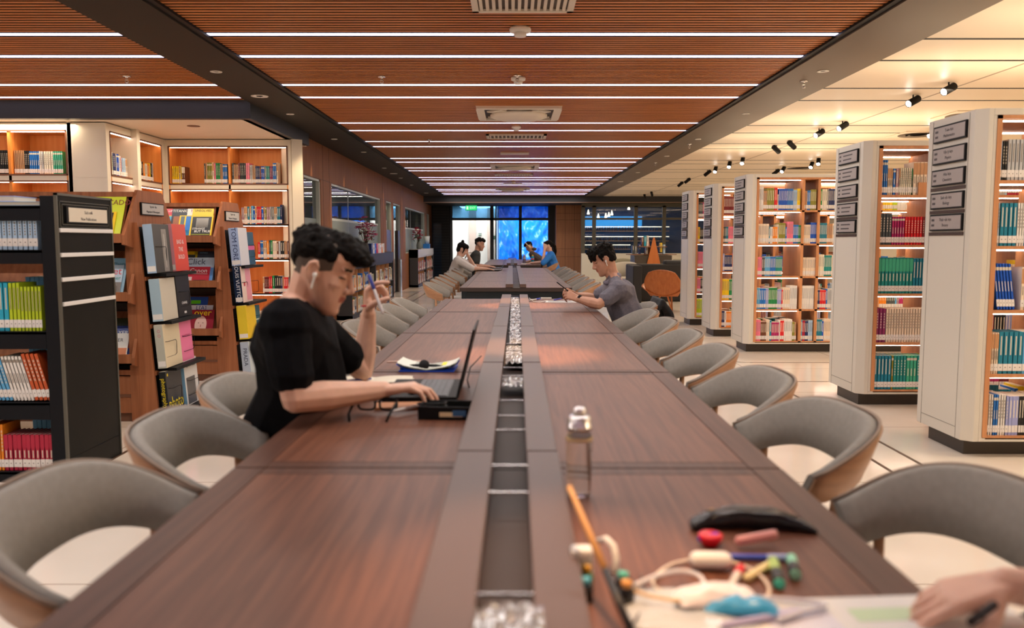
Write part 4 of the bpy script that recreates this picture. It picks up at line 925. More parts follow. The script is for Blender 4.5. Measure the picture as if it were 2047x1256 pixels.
for px, py, lb in ((1607, 162, 'sprinkler on the right dark beam beside its nearest round opening'), (1378, 288, 'sprinkler on the right dark beam, second from the near end'), (1310, 325, 'sprinkler on the right dark beam, third from the near end')): sprinkler(px, py, lb, CEIL)
def downlight(px, py, label, r=.045, z=CEIL, flat_=False):
    p = on(px, py, z); t = thing('downlight', label, 'downlight', (p.x, p.y, z), 0, 'recessed downlights in the dark beams')
    MB().lathe([(r, 0), (r, -.005), (r * .7, -.007), (r * .65, -.003)], n=24).done('trim_ring', M['white'], t)
    MB().lathe([(r * .7, -.0015), (r * .4, -.003), (0, -.003)], n=20).done('lens', M['white'] if flat_ else M['dark'], t)
DLs = [(432, 143, .05), (519, 192, .085), (580, 228, .045), (668, 278, .045), (727, 304, .045), (768, 336, .045), (787, 347, .08), (801, 356, .045), (823, 370, .045), (852, 386, .07)]
for i, (px, py, r) in enumerate(DLs): downlight(px, py, '%s round fitting in the left dark beam, counted from the near end' % ORD[i], r, flat_=r > .06)
for i, (px, py, r) in enumerate(((1645, 142, .05), (1491, 227, .045), (1395, 278, .045), (1333, 312, .045), (1275, 345, .045), (1240, 363, .07))): downlight(px, py, '%s round fitting in the right dark beam, counted from the near end' % ORD[i], r, flat_=r > .06)
p = on(387, 252, 2.57); tag(MB().lathe([(.07, 0), (.07, -.004), (.05, -.006), (0, -.006)], n=24).done('downlight', M['edge'], loc=p), 'dark round downlight in the cream alcove ceiling', 'downlight')
# spotlights on the cream ceiling
LENS = mat('spot_lens', (1, 1, 1), .3, emit=(1, .95, .88), estr=40)
def spot(px, py, tx, lit, label):
    p = on(px, py, 2.66); t = thing('spotlight', label, 'spotlight', (p.x, p.y, 0), 0, 'black spotlights on the cream ceiling'); t.location.z = 0
    d = Vector((tx, -.45 if lit else .5, -.45)).normalized(); Q = d.to_track_quat('Z', 'Y').to_matrix().to_4x4(); Q.translation = Vector((0, 0, 2.665))
    MB().lathe([(.0, -.085), (.033, -.085), (.036, -.08), (.036, .07), (.033, .075), (.030, .06)], n=20, T=Q).done('lamp_head', M['black'], t)
    MB().lathe([(.031, .066), (.0, .068)], n=20, T=Q).done('lens', LENS if lit else M['dark'], t)
    MB().tube([(0, 0, 2.665), (0, 0, CEIL)], .007, 6).done('stem', M['black'], t)
SPT = [(1896, 180, -.9, 1), (1825, 204, -.9, 1), (1684, 254, -.8, 1), (1637, 268, -.8, 1), (1583, 291, .7, 0), (1552, 300, .7, 0), (1484, 323, -.2, 1), (1458, 330, -.2, 1), (1430, 340, -.2, 1), (1414, 347, -.5, 0), (1374, 362, -.5, 0), (1360, 369, -.5, 0), (1303, 388, .2, 0), (1289, 393, .2, 0),
       (1862, 268, -.5, 1), (1636, 324, -.2, 1), (1622, 331, -.3, 1), (1565, 340, -.4, 1), (1551, 345, -.5, 0)]
for i, (px, py, tx, lit) in enumerate(SPT):
    if i < 14: lb = '%s spotlight on the main track of the cream ceiling, from the near end' % ORD[i]
    else: lb = '%s spotlight of the second track, above the white bookcases' % ORD[i - 14]
    spot(px, py, tx, lit, lb)
def diffuser(px, py, label, s=.3):
    p = on(px, py, CEIL); t = thing('ceiling_diffuser', label, 'vent', (p.x, p.y, CEIL), 0, 'round diffusers in the cream ceiling')
    MB().box(-s, s, -s, s, -.012, 0).done('outer_frame', M['cream'], t, bevel=.004); b = MB()
    for r in (.24, .18, .12): b.lathe([(r, -.012), (r + .012, -.02), (r - .02, -.014)], n=28)
    b.lathe([(.08, -.012), (.0, -.014)], n=20); b.done('rings', C('6e6154'), t)
diffuser(1938, 229, 'vent in the cream ceiling above the nearest white bookcase'); diffuser(1835, 268, 'vent in the cream ceiling behind the nearest white bookcase'); diffuser(1600, 335, 'round vent in the cream ceiling above the third white bookcase')
# exit sign
t = thing('exit_sign', 'green illuminated exit sign hanging before the end windows', 'exit sign', (at(942, 418, 28.5).x, 28.5, 2.42))
MB().box(-.20, .20, 0, .03, -.09, .09).done('case', C('127a3c'), t); gm = mat('exit_green', (.02, .6, .2), .4, emit=(.03, .75, .22), estr=1.3)
MB().box(-.19, .19, -.004, 0, -.08, .08).done('face', gm, t); text('EXIT', .10, frame((.05, -.005, 0), *FRONT), mat('exit_white', (.9, 1, .9), .4, emit=(.8, 1, .85), estr=1.2), t)
MB().box(-.16, -.10, -.006, -.004, -.05, .05).done('running_man_mark', MATS['exit_white'], t); MB().tube([(0, .015, .09), (0, .015, .18)], .005, 6).done('hanger', M['black'], t)

# ================================================================ lounge at the far right
def G(px, py): return on(px, py, 0)
# black booth sofa
t = thing('sofa', 'long black booth sofa behind the orange plywood chair', 'sofa', (3.45, 17.6, 0))
b = MB(); b.box(-1.0, 2.6, 0, .22, 0, .80); b.done('backrest', mat('sofa_black', (.012, .012, .014), .6), t, bevel=.03)
MB().box(-1.0, 2.6, .22, .85, .12, .45).done('seat', MATS['sofa_black'], t, bevel=.03); MB().box(-1.0, -.82, -.9, .0, 0, .79).done('arm', MATS['sofa_black'], t, bevel=.02)
MB().box(-.2, 1.3, .02, .3, .75, .88).done('cushion', mat('cushion_black', (.02, .021, .025), .7), t, bevel=.05)
# plywood shell chair
oc = on(1325, 612, 0); PO = noisy('plywood_orange', (.36, .10, .022), (.46, .145, .035), (14, 14, .9), 2, .4)
t = thing('shell_chair', 'orange bent plywood lounge chair seen from behind, right of the grey-shirted man', 'chair', (2.82, 15.0, 0), R(-28))
def sheet(fn, n, m, th):
    b = MB(); A = []; B = []
    for j in range(n + 1):
        ra = []; rb = []
        for i in range(m + 1):
            p = Vector(fn(i / m, j / n)); e = 1e-3; du = Vector(fn(min(1, i / m + e), j / n)) - Vector(fn(max(0, i / m - e), j / n)); dv = Vector(fn(i / m, min(1, j / n + e))) - Vector(fn(i / m, max(0, j / n - e)))
            nn = du.cross(dv); nn = nn.normalized() if nn.length > 1e-9 else Vector((0, 0, 1))
            ra.append(b.bm.verts.new(p + nn * th / 2)); rb.append(b.bm.verts.new(p - nn * th / 2))
        A.append(ra); B.append(rb)
    for j in range(n):
        for i in range(m):
            b.bm.faces.new((A[j][i], A[j][i + 1], A[j + 1][i + 1], A[j + 1][i])); b.bm.faces.new((B[j][i], B[j + 1][i], B[j + 1][i + 1], B[j][i + 1]))
    for j in range(n):
        b.bm.faces.new((A[j][0], A[j + 1][0], B[j + 1][0], B[j][0])); b.bm.faces.new((A[j][m], B[j][m], B[j + 1][m], A[j + 1][m]))
    for i in range(m):
        b.bm.faces.new((A[0][i], B[0][i], B[0][i + 1], A[0][i + 1])); b.bm.faces.new((A[n][i], A[n][i + 1], B[n][i + 1], B[n][i]))
    for f in b.bm.faces: f.smooth = True
    return b
def backf(u, v):
    s = (u - .5) * 2; tpr = (.60 + .40 * math.sin(v * math.pi * .80 + .35)); wv = .345 * tpr
    return (s * wv, -.22 - .16 * v + .05 * s * s, .30 + .48 * v - .05 * s * s * v)
sheet(backf, 14, 14, .014).done('backrest', PO, t)
def seatf(u, v):
    s = (u - .5) * 2; return (s * .46 * (.55 + .45 * math.sin(.5 + v * 1.9)), .36 - .60 * v, .40 - .10 * v + .16 * abs(s) ** 2.2)
sheet(seatf, 14, 16, .014).done('seat', PO, t)
MB().tube([(0, -.24, .50), (-.07, -.18, .30), (-.20, -.30, 0)], [.013, .018, .013], 8).done('leg', PO, t); MB().tube([(0, -.24, .50), (.07, -.18, .30), (.20, -.30, 0)], [.013, .018, .013], 8).done('leg', PO, t)
MB().tube([(0, -.1, .30), (0, .25, .34), (0, .34, 0)], [.018, .02, .016], 8).done('leg', PO, t)
b = MB(); b.ring_tube([[(.24 * math.cos(q), .08 + .22 * math.sin(q), z) for q in [k * math.pi / 10 for k in range(20)]] for z in (.345, .385)]).done('seat_pad', M['black'], t)
# wooden pyramid book stand
px0 = at(1304, 500, 21.5)
t = thing('pyramid_shelf', 'tall orange wooden pyramid with books on the shelves behind it', 'bookshelf', (px0.x, 21.3, 0), R(8))
b = MB(); h = 1.38
v = [(-.27, -.10, .0), (.25, -.10, .0), (0, .02, h)]; b.prism([(-.34, 0), (.34, 0), (.018, h), (-.018, h)], -.02, .0, 'y'); b.prism([(-.27, 0), (.27, 0), (.015, h), (-.015, h)], .5, .52, 'y')
b.done('side_panel', PO, t)
b = MB()
for z, w_ in ((.55, .42), (.95, .40), (1.15, .36)): b.box(-w_, w_, .0, .5, z - .02, z)
b.done('shelf', M['edge'], t)
GP = 'books on the pyramid shelf'
for i, (x, z, c, hh) in enumerate(((-.66, .955, 'slate', .22), (-.58, .955, 'grey', .2), (-.45, .955, 'navy', .26), (-.36, 1.155, 'brown', .24), (-.28, 1.155, 'cyan', .26), (-.20, 1.155, 'white', .27), (-.22, .955, 'cream', .2), (.24, 1.0, 'yellow', .24), (.34, .955, 'pale', .24))):
    a, l = book_mesh(c, .055, hh, .14, 0); o = bpy.data.objects.new('book', a); COL.objects.link(o); o.location = (px0.x + x * .8, 21.45, z + .001); tag(o, '%s book displayed around the wooden pyramid, %s from the left' % (CNAME.get(c, c), ORD[i]), 'book', GP)
MB().box(-.62, .62, .0, .4, .93, .95).done('shelf', M['edge'], t); MB().box(-.5, .5, .02, .4, 0, .92).done('cabinet', M['plinth'], t)
# grey and pale armchairs beyond
def armchair(loc, rz, m, label, w=.7):
    t = thing('armchair', label, 'armchair', loc, rz, 'soft armchairs by the windows')
    b = MB(); rings = []
    for i in range(25):
        a = R(-115 + 230 * i / 24); hh = .80 - .18 * (abs(a) / R(115)) ** 2
        rings.append([(math.sin(a) * w / 2 * s, -math.cos(a) * w / 2 * s, z) for s, z in ((.80, .36), (.86, hh - .03), (.93, hh), (1.0, hh - .03), (.94, .36))])
    b.ring_tube(rings).done('backrest', m, t); b = MB()
    b.ring_tube([[(math.cos(q) * r, math.sin(q) * r, z) for q in [k * math.pi / 12 for k in range(24)]] for r, z in ((.26, .28), (.30, .32), (.30, .42), (.24, .45))]).done('seat', m, t)
    for sx in (-1, 1):
        for sy in (-1, 1): MB().tube([(sx * .2, sy * .2, .3), (sx * .24, sy * .24, 0)], .013, 8).done('leg', M['black'], t)
OG = mat('armchair_olive', (.20, .19, .14), .8); BG = mat('armchair_beige', (.50, .46, .38), .8)
armchair((3.25, 23, 0), R(200), OG, 'olive tub armchair by the low white wall, behind the grey-shirted man', .85); armchair((2.62, 19.4, 0), R(160), BG, 'pale beige armchair just behind the grey-shirted man\'s neck')
for i, x in enumerate((5.35, 6.3)): 
    t = thing('armchair', ('olive box armchair left of the other, by the low white wall', 'olive armchair nearest the white bookcases, with a grey cushion')[i], 'armchair', (x - .55, 22.3, 0), 0, 'soft armchairs by the windows')
    MB().box(-.4, .4, .25, .42, .1, .80).done('backrest', OG, t, bevel=.04); MB().box(-.4, -.25, -.35, .3, .1, .62).done('arm', OG, t, bevel=.04); MB().box(.25, .4, -.35, .3, .1, .62).done('arm', OG, t, bevel=.04); MB().box(-.25, .25, -.35, .28, .1, .42).done('seat', OG, t, bevel=.03)
    for sx in (-.35, .35):
        for sy in (-.3, .35): MB().box(sx - .02, sx + .02, sy - .02, sy + .02, 0, .1).done('leg', M['black'], t)
    if i: MB().box(-.22, .18, .05, .18, .45, .85).done('cushion', M['grey_steel'], t, bevel=.05)
# cafe beyond the right windows: lit shelves and pendant lamps
WL = mat('cafe_led', (1, 1, 1), .5, emit=(1, .82, .55), estr=3.5)
for i, (x0, x1, z, lb) in enumerate(((2.6, 6.1, 1.68, 'upper lit shelf of glasses in the cafe beyond the right windows'), (2.6, 6.1, 1.30, 'lower lit shelf of glasses in the cafe beyond the right windows'), (2.6, 4.6, .98, 'lowest lit counter shelf in the cafe beyond the right windows'))):
    t = thing('bar_shelf', lb, 'shelf', (0, 32.2, z)); MB().box(x0, x1, 0, .3, -.02, 0).done('board', M['wood'], t); MB().box(x0, x1, -.01, 0, .15, .165).done('light_strip', WL, t)
    b = MB(); r = random.Random(i)
    k = x0
    while k < x1 - .1:
        b.lathe([(.028, .0), (.03, .12), (.012, .16), (.012, .2)], (k, .12, 0), n=8); k += r.uniform(.06, .12)
    o = b.done('bottles', mat('bottle_dark', (.05, .05, .07), .15)); o.location = (0, 32.2, z); tag(o, 'dark row of bottles on the %s cafe shelf' % ('upper', 'lower', 'lowest')[i], 'bottles', kind='stuff')
struct(MB().box(2.7, 5.1, 32.6, 32.65, 1.80, 2.25).done('window_40', mat('evening_blue', (.05, .3, .7), .3, emit=(.03, .28, .62), estr=1)))
PL = mat('pendant_glow', (1, 1, 1), .5, emit=(1, .88, .6), estr=9)
for i, (px, py) in enumerate(((1211, 435), (1217, 433), (1223, 430), (1196, 436), (1257, 419), (1176, 428))):
    p = at(px, py, 30.3); t = thing('pendant_lamp', '%s small glowing pendant lamp seen through the upper right windows, from the left' % ('third', 'fourth', 'fifth', 'second', 'sixth', 'first')[i], 'pendant lamp', (p.x, 30.3, p.z), 0, 'pendants beyond the right windows')
    MB().lathe([(.008, .16), (.02, .10), (.05, 0), (.0, -.01)], n=12).done('lamp_shade', PL, t); MB().tube([(0, 0, .15), (0, 0, 2.75 - p.z)], .004, 5).done('cord', M['black'], t)
# slatted dark screen at the left end of the hall
t = thing('slatted_screen', 'dark slatted partition with shelves at the left end of the hall', 'partition', (-2.80, 28.9, 0))
b = MB(); b.box(0, .04, 0, .05, 0, 2.5); b.box(.62, .66, 0, .05, 0, 2.5)
for k in range(26): b.box(.04, .62, .01, .03, .06 + k * .095, .075 + k * .095)
b.done('lattice', M['black'], t); MB().box(.04, .34, .032, .04, .05, 1.9).done('dark_glass', mat('screen_glass', (.02, .03, .05), .1), t)

# ================================================================ people
TMP = bpy.data.scenes.new('tmp')
def V3(*a): return Vector(a)
class Flesh:
    def __init__(s): s.bm = bmesh.new()
    def _pts(s, c, r, n=None, B=None):
        out = []
        r = (r, r, r) if not isinstance(r, (tuple, list)) else r
        for i in range(5):
            ph = -math.pi / 2 + math.pi * (i + .5) / 5
            for j in range(10):
                t = 2 * math.pi * j / 10; p = Vector((r[0] * math.cos(ph) * math.cos(t), r[1] * math.cos(ph) * math.sin(t), r[2] * math.sin(ph)))
                out.append(Vector(c) + (B @ p if B else p))
        for k in (-1, 1): out.append(Vector(c) + (B @ Vector((0, 0, k * r[2])) if B else Vector((0, 0, k * r[2]))))
        return out
    def hull(s, *balls):      # convex hull of balls (centre, radius, basis)
        t = bmesh.new()
        for bl in balls:
            for p in s._pts(bl[0], bl[1], B=bl[2] if len(bl) > 2 else None): t.verts.new(p)
        r = bmesh.ops.convex_hull(t, input=t.verts); t.verts.ensure_lookup_table()
        bmesh.ops.delete(t, geom=list({v for v in r['geom_interior'] + r['geom_unused'] if isinstance(v, bmesh.types.BMVert)}), context='VERTS')
        me = bpy.data.meshes.new('tmp'); t.to_mesh(me); t.free(); s.bm.from_mesh(me); bpy.data.meshes.remove(me)
    def cap(s, a, b, ra, rb): s.hull((a, ra), (b, rb))
    def chain(s, pts, rs):
        for i in range(len(pts) - 1): s.cap(pts[i], pts[i + 1], rs[i], rs[i + 1])
    def ell(s, c, r, B=None): s.hull((c, r, B))
    def done(s, name, mats, voxel, parent=None, smooth=2, paint=None, bump=0, bs=20):
        bmesh.ops.recalc_face_normals(s.bm, faces=s.bm.faces)
        me = bpy.data.meshes.new(name); s.bm.to_mesh(me); s.bm.free(); o = bpy.data.objects.new(name, me); TMP.collection.objects.link(o)
        m = o.modifiers.new('r', 'REMESH'); m.mode = 'VOXEL'; m.voxel_size = voxel; m.use_smooth_shade = True
        if smooth: q = o.modifiers.new('s', 'SMOOTH'); q.factor = .5; q.iterations = smooth
        dl = TMP.view_layers[0]; dl.update(); d = dl.depsgraph; me2 = bpy.data.meshes.new_from_object(o.evaluated_get(d)); me2.name = name
        o.modifiers.clear(); o.data = me2; TMP.collection.objects.unlink(o); COL.objects.link(o); bpy.data.meshes.remove(me)
        me2.materials.clear()
        for x in (mats if isinstance(mats, (list, tuple)) else [mats]): me2.materials.append(x)
        if bump:
            NV = [v.normal.copy() for v in me2.vertices]
            CO = []
            for v, nv in zip(me2.vertices, NV): CO.extend(v.co + nv * (noise.noise(v.co * bs) * bump + noise.noise(v.co * bs * 2.3) * bump * .5))
            me2.vertices.foreach_set('co', CO); me2.update()
        if paint:
            for f in me2.polygons: f.material_index = paint(f.center)
        for f in me2.polygons: f.use_smooth = True
        if parent: o.parent = parent
        return o
def basis(f, u):
    f = Vector(f).normalized(); u = Vector(u); l = u.cross(f).normalized(); u = f.cross(l); return Matrix((f, l, u)).transposed()
HEADP = [(-.004, .068, .040, .014), (.004, .084, .022, .026), (.014, .089, .004, .036), (.028, .087, -.006, .044), (.042, .088, -.016, .050), (.056, .087, -.03, .055), (.072, .087, -.045, .060), (.09, .086, -.066, .065),
         (.108, .083, -.083, .068), (.122, .080, -.090, .070), (.134, .082, -.094, .072), (.146, .087, -.097, .074), (.165, .087, -.099, .076), (.185, .080, -.097, .075), (.205, .062, -.086, .066), (.22, .038, -.064, .048), (.232, .0, -.03, .02)]
def add_head(F, c, Bm, s):
    """c: point between the ears; Bm: columns forward, left, up"""
    def P(x, y, z): return Vector(c) + Bm @ (Vector((x + .005, y, z - .105)) * s)
    rings = []
    for z, xf, xb, hw in HEADP:
        r = []
        for i in range(24):
            t = 2 * math.pi * i / 24; cx = (xf + xb) / 2; rx = (xf - xb) / 2; q = math.cos(t)
            x = cx + rx * math.copysign(abs(q) ** .92, q); y = hw * math.copysign(abs(math.sin(t)) ** .92, math.sin(t))
            if q > 0 and z < .15: y *= 1 - .10 * q
            r.append(P(x, y, z))
        rings.append(r)
    V = [[F.bm.verts.new(p) for p in r] for r in rings]
    for a, b in zip(V, V[1:]):
        for i in range(24): F.bm.faces.new((a[i], a[(i + 1) % 24], b[(i + 1) % 24], b[i]))
    F.bm.faces.new(V[0][::-1]); F.bm.faces.new(V[-1])
    F.chain([P(.080, 0, .136), P(.092, 0, .112), P(.104, 0, .090)], [.007 * s, .008 * s, .0105 * s]); F.cap(P(.104, 0, .088), P(.086, 0, .078), .009 * s, .007 * s)
    for k in (-1, 1):
        F.ell(P(.092, k * .0125, .084), .0085 * s); F.ell(P(.040, k * .034, .096), (.036 * s, .0245 * s, .034 * s), Bm)
        F.ell(P(.0695, k * .030, .124), (.0125 * s, .014 * s, .0095 * s), Bm); F.cap(P(.080, k * .012, .143), P(.068, k * .045, .146), .009 * s, .008 * s)
        F.ell(P(-.006, k * .076, .108), (.019 * s, .008 * s, .033 * s), Bm @ Matrix.Rotation(R(-12), 3, 'Y')); F.chain([P(.006, k * .079, .128), P(-.004, k * .083, .140), P(-.018, k * .086, .134), P(-.024, k * .086, .112), P(-.012, k * .082, .088)], [.004 * s, .005 * s, .0055 * s, .0052 * s, .004 * s])
        F.ell(P(-.004, k * .075, .082), .008 * s)
    F.chain([P(.080, -.020, .062), P(.0905, 0, .0645), P(.080, .020, .062)], [.004 * s, .0062 * s, .004 * s]); F.chain([P(.078, -.018, .054), P(.0875, 0, .0535), P(.078, .018, .054)], [.004 * s, .0068 * s, .004 * s])
    F.ell(P(.074, 0, .018), .018 * s)
    return P
def add_hand(F, w, d, l, c, s=1, curls=None, thumb=(.55, .75, .15, .8, .25, .3)):
    w = Vector(w); d = Vector(d).normalized(); l = Vector(l); l = (l - d * l.dot(d)).normalized(); n = d.cross(l).normalized(); n = n if n.dot(Vector(c)) > 0 else -n
    offs = (.030, .010, -.010, -.028); kn = (.088, .092, .086, .077); tips = []
    K = [w + (d * kn[i] + l * offs[i]) * s for i in range(4)]
    F.hull((w + l * .016 * s, .015 * s), (w - l * .016 * s, .015 * s), (K[0], .0115 * s), (K[1], .0115 * s), (K[2], .011 * s), (K[3], .0105 * s))
    F.hull((w + (d * .02 + l * .012) * s + n * .006 * s, .015 * s), (w + (d * .05 + l * .026) * s + n * .008 * s, .012 * s))
    curls = curls or [(15, 25, 15)] * 4
    Ls = ((.043, .026, .020), (.047, .029, .021), (.043, .027, .020), (.034, .021, .018))
    for i in range(4):
        p = K[i]; a = 0; rr = (.0092, .0084, .0076, .0066) if i < 3 else (.0082, .0075, .0068, .006)
        for q in range(3):
            a += R(curls[i][q]); dd = (d * math.cos(a) + n * math.sin(a) + l * offs[i] * 1.6).normalized(); e = p + dd * Ls[i][q] * s; F.cap(p, e, rr[q] * s, rr[q + 1] * s); p = e
        tips.append(p)
    t = thumb; p = w + (d * .022 + l * .020) * s; e = p + (d * t[0] + l * t[1] + n * t[2]).normalized() * .046 * s; F.cap(p, e, .0145 * s, .0115 * s)
    dd = (d * t[3] + l * t[4] + n * t[5]).normalized(); p = e; e = p + dd * .031 * s; F.cap(p, e, .0112 * s, .0095 * s); F.cap(e, e + (dd + n * .2).normalized() * .022 * s, .0095 * s, .0078 * s)
    return tips
def skin_mat(name, c):
    m = noisy(name, c, tuple(v * 1.12 for v in c), (1, 1, 1), 30, .48, 3, .0, spec=.4)
    m.node_tree.nodes['Principled BSDF'].inputs['Subsurface Weight'].default_value = .12; m.node_tree.nodes['Principled BSDF'].inputs['Subsurface Radius'].default_value = (.02, .008, .004); return m
SKIN = skin_mat('skin_light', (.70, .43, .32)); SKIN2 = skin_mat('skin_tan', (.52, .28, .19))
LIP = mat('lips', (.44, .16, .12), .4); BROW = mat('brow', (.03, .02, .015), .8); LASH = mat('lashes', (.05, .025, .02), .6); FADE = mat('short_hair', (.11, .085, .07), .8)
HAIR = noisy('black_hair', (.003, .0025, .0025), (.009, .007, .006), (1, 1, 1), 90, .75, 3, .4, spec=.15)
def figure(label, J, skin, shirt, pants, voxel=.005, sleeve=.62, loose=1.0, hairf=None, shirt_name='shirt', s=1, group=None, fade=False, nohair=False, bare=True):
    root = thing('person', label, 'person', (J['pelvis'][0], J['pelvis'][1], 0)); inv = Vector(root.location)
    J = {k: (Vector(v) - inv if isinstance(v, (Vector, tuple)) and len(v) == 3 and k not in ('f', 'u') else v) for k, v in J.items()}
    F = Flesh(); Bm = basis(J['f'], J['u']); c = J['head']; P = add_head(F, c, Bm, s)
    nb = J['neck']; F.chain([P(-.030, 0, .075), P(-.02, 0, .03) * .5 + nb * .5, nb], [.050 * s, .047 * s, .055 * s])
    F.cap(P(.012, 0, .035), nb + Bm @ Vector((.015, 0, 0)), .036 * s, .042 * s)
    F.hull((J['shR'], .05), (J['shL'], .05), (J['chest'], (.09, .12, .12)), (nb, .05)); F.cap(J['chest'], J['pelvis'], .10, .13)
    for sd in ('R', 'L'):
        sh, el, wr = J['sh' + sd], J['el' + sd], J['wr' + sd]
        F.cap(sh, el, .048 * s, .039 * s); mid = el.lerp(wr, .3); F.chain([el, mid, wr], [.039 * s, .042 * s, .0255 * s])
        h = J['hand' + sd]; add_hand(F, wr, h[0], h[1], h[2], .98 * s, h[3] if len(h) > 3 else None, *( [h[4]] if len(h) > 4 else []))
    ib = Bm.inverted()
    def paint(p):
        q = (ib @ (Vector(p) - c)) / s; x, y, z = q.x - .005, abs(q.y), q.z + .105
        if (Vector(p) - c).length > .2 * s: return 0
        if x > .079 and y < .022 and .049 < z < .0685: return 1
        if x > .055 and .010 < y < .050 and .143 < z < .152: return 2
        if x > .055 and .016 < y < .044 and .1185 < z < .1225: return 3
        if fade and z > .112 + max(0, x) * .5 and x < .040 and not (y > .074 and z < .144 and -.032 < x < .022): return 4
        if x < -.045 and z > .085: return 4
        return 0
    body = F.done('body', [skin, LIP, BROW, LASH, FADE], voxel, root, 2, paint)
    # shirt
    F = Flesh(); k = .016 * loose
    F.hull((J['shR'], .062 + k), (J['shL'], .062 + k), (J['chest'], (.115 + k, .15 + k, .13))); F.hull((J['shR'], .052 + k * .6), (J['shL'], .052 + k * .6), (nb + Vector((0, 0, -.015)), .058))
    F.hull((J['chest'], (.115 + k, .155 + k, .12)), (J['belly'], (.125 + k, .165 + k, .10))); F.hull((J['belly'], (.125 + k, .165 + k, .10)), (J['pelvis'] + Vector((0, 0, .06)), (.14 + k, .175 + k, .08)))
    if 'back' in J: F.hull((J['back'], (.10, .15, .12)), (J['chest'], (.10, .15, .11)), (nb + Vector((0, 0, -.04)), .05)); F.hull((J['back'], (.10, .15, .12)), (J['belly'], (.12, .16, .10)))
    for sd in ('R', 'L'):
        sh, el, wr = J['sh' + sd], J['el' + sd], J['wr' + sd]
        if sleeve <= 1: F.cap(sh, sh.lerp(el, sleeve), .058 + k * .7, .056 + k * .6)
        else: F.cap(sh, el, .056 + k, .050 + k); F.cap(el, el.lerp(wr, sleeve - 1), .050 + k, .036 + k)
    F.done(shirt_name, shirt, max(voxel, .006), root, 3, bump=.0035, bs=9)
    # trousers and shoes
    F = Flesh(); pv = J['pelvis']; F.ell(pv, (.15, .17, .12))
    for sd in ('R', 'L'):
        kn, an = J['kn' + sd], J['an' + sd]; hp = pv + Vector((0, math.copysign(.09, (kn - pv).y), 0)); F.cap(hp, kn, .088, .062); F.cap(kn, an, .062, .045)
    F.done('trousers', pants, max(voxel * 1.6, .009), root, 2)
    for sd in ('R', 'L'):
        an = J['an' + sd]; F = Flesh(); fx = math.copysign(1, Vector(J['f']).x); F.hull((an + Vector((0, 0, -.05)), .045), (Vector((an.x - fx * .04, an.y, .035)), .034), (Vector((an.x + fx * .15, an.y, .028)), .027)); F.done('shoe', C('d8d6d0'), .008, root, 1)
    if not nohair:
        F = Flesh(); hairf(F, P, Bm, s); F.done('hair', HAIR, max(.0035, voxel * .8), root, 1, bump=.0035, bs=45)
    return root, P, Bm
def tufts(F, P, pts, rr, ln, n, seed, s, up=(0, 0, 1)):
    r = random.Random(seed)
    for _ in range(n):
        c, rad = r.choice(pts); a = r.uniform(0, 6.28); ph = r.uniform(.1, 1.2)
        d = Vector((math.cos(a) * math.cos(ph), math.sin(a) * math.cos(ph), math.sin(ph))); p = Vector((c[0] + d.x * rad[0] * .9, c[1] + d.y * rad[1] * .9, c[2] + d.z * rad[2] * .9))
        q = p + (d + Vector(up) * .5).normalized() * ln * r.uniform(.5, 1); F.cap(P(*p), P(*q), rr * s, rr * .3 * s)
def hair_quiff(F, P, B, s):
    el = [((-.018, 0, .176), (.101, .083, .062)), ((.040, 0, .196), (.068, .068, .040)), ((.088, 0, .184), (.034, .054, .022))]
    for c, r in el: F.ell(P(*c), tuple(v * s for v in r), B)
    F.ell(P(-.072, 0, .150), (.036 * s, .062 * s, .055 * s), B); tufts(F, P, el, .014, .010, 110, 3, s)
    F.ell(P(.070, 0, .205), tuple(v * s for v in (.05, .05, .026)), B); tufts(F, P, [((.088, 0, .186), (.032, .052, .018))], .011, .018, 40, 8, s, (1, 0, .1))
    for k in (-1, 1): F.hull((P(-.06, k * .060, .16), (.03, .02, .03), B), (P(.02, k * .068, .172), (.03, .014, .022), B))
def hair_fringe(F, P, B, s):
    F.hull((P(-.075, 0, .10), (.028 * s, .060 * s, .035 * s), B), (P(-.07, 0, .14), (.034 * s, .07 * s, .04 * s), B)); el = [((-.018, 0, .178), (.102, .086, .070)), ((.040, 0, .195), (.065, .074, .048))]
    for c, r in el: F.ell(P(*c), tuple(v * s for v in r), B)
    F.ell(P(-.070, 0, .135), (.042 * s, .066 * s, .055 * s), B); r = random.Random(5)
    for i in range(26):
        y = -.062 + .125 * i / 25; F.chain([P(.070 - abs(y) * .4, y, .205), P(.098 - abs(y) * .55, y * 1.02, .178), P(.098 - abs(y) * .55 + r.uniform(0, .006), y, .142 + r.uniform(-.008, .012))], [.012 * s, .009 * s, .003 * s])
    for k in (-1, 1): F.cap(P(.03, k * .076, .165), P(.022, k * .077, .115), .012 * s, .006 * s); F.hull((P(-.055, k * .062, .108), (.030, .014, .035), B), (P(-.01, k * .070, .168), (.05, .014, .024), B))
    tufts(F, P, el, .012, .02, 60, 4, s)
def hair_short(F, P, B, s):
    for c, r in (((-.018, 0, .182), (.100, .084, .066)), ((.045, 0, .205), (.065, .066, .042)), ((-.07, 0, .145), (.036, .062, .05))): F.ell(P(*c), tuple(v * s for v in r), B)
    tufts(F, P, [((0, 0, .2), (.09, .075, .05))], .014, .03, 40, 6, s)
def hair_bun(F, P, B, s):
    for c, r in (((-.018, 0, .170), (.104, .090, .078)), ((.04, 0, .19), (.062, .076, .05)), ((-.055, 0, .11), (.055, .080, .075)), ((-.05, 0, .255), (.032, .032, .030))): F.ell(P(*c), tuple(v * s for v in r), B)
    for k in (-1, 1): F.cap(P(.04, k * .075, .17), P(.035, k * .074, .06), .016 * s, .009 * s)
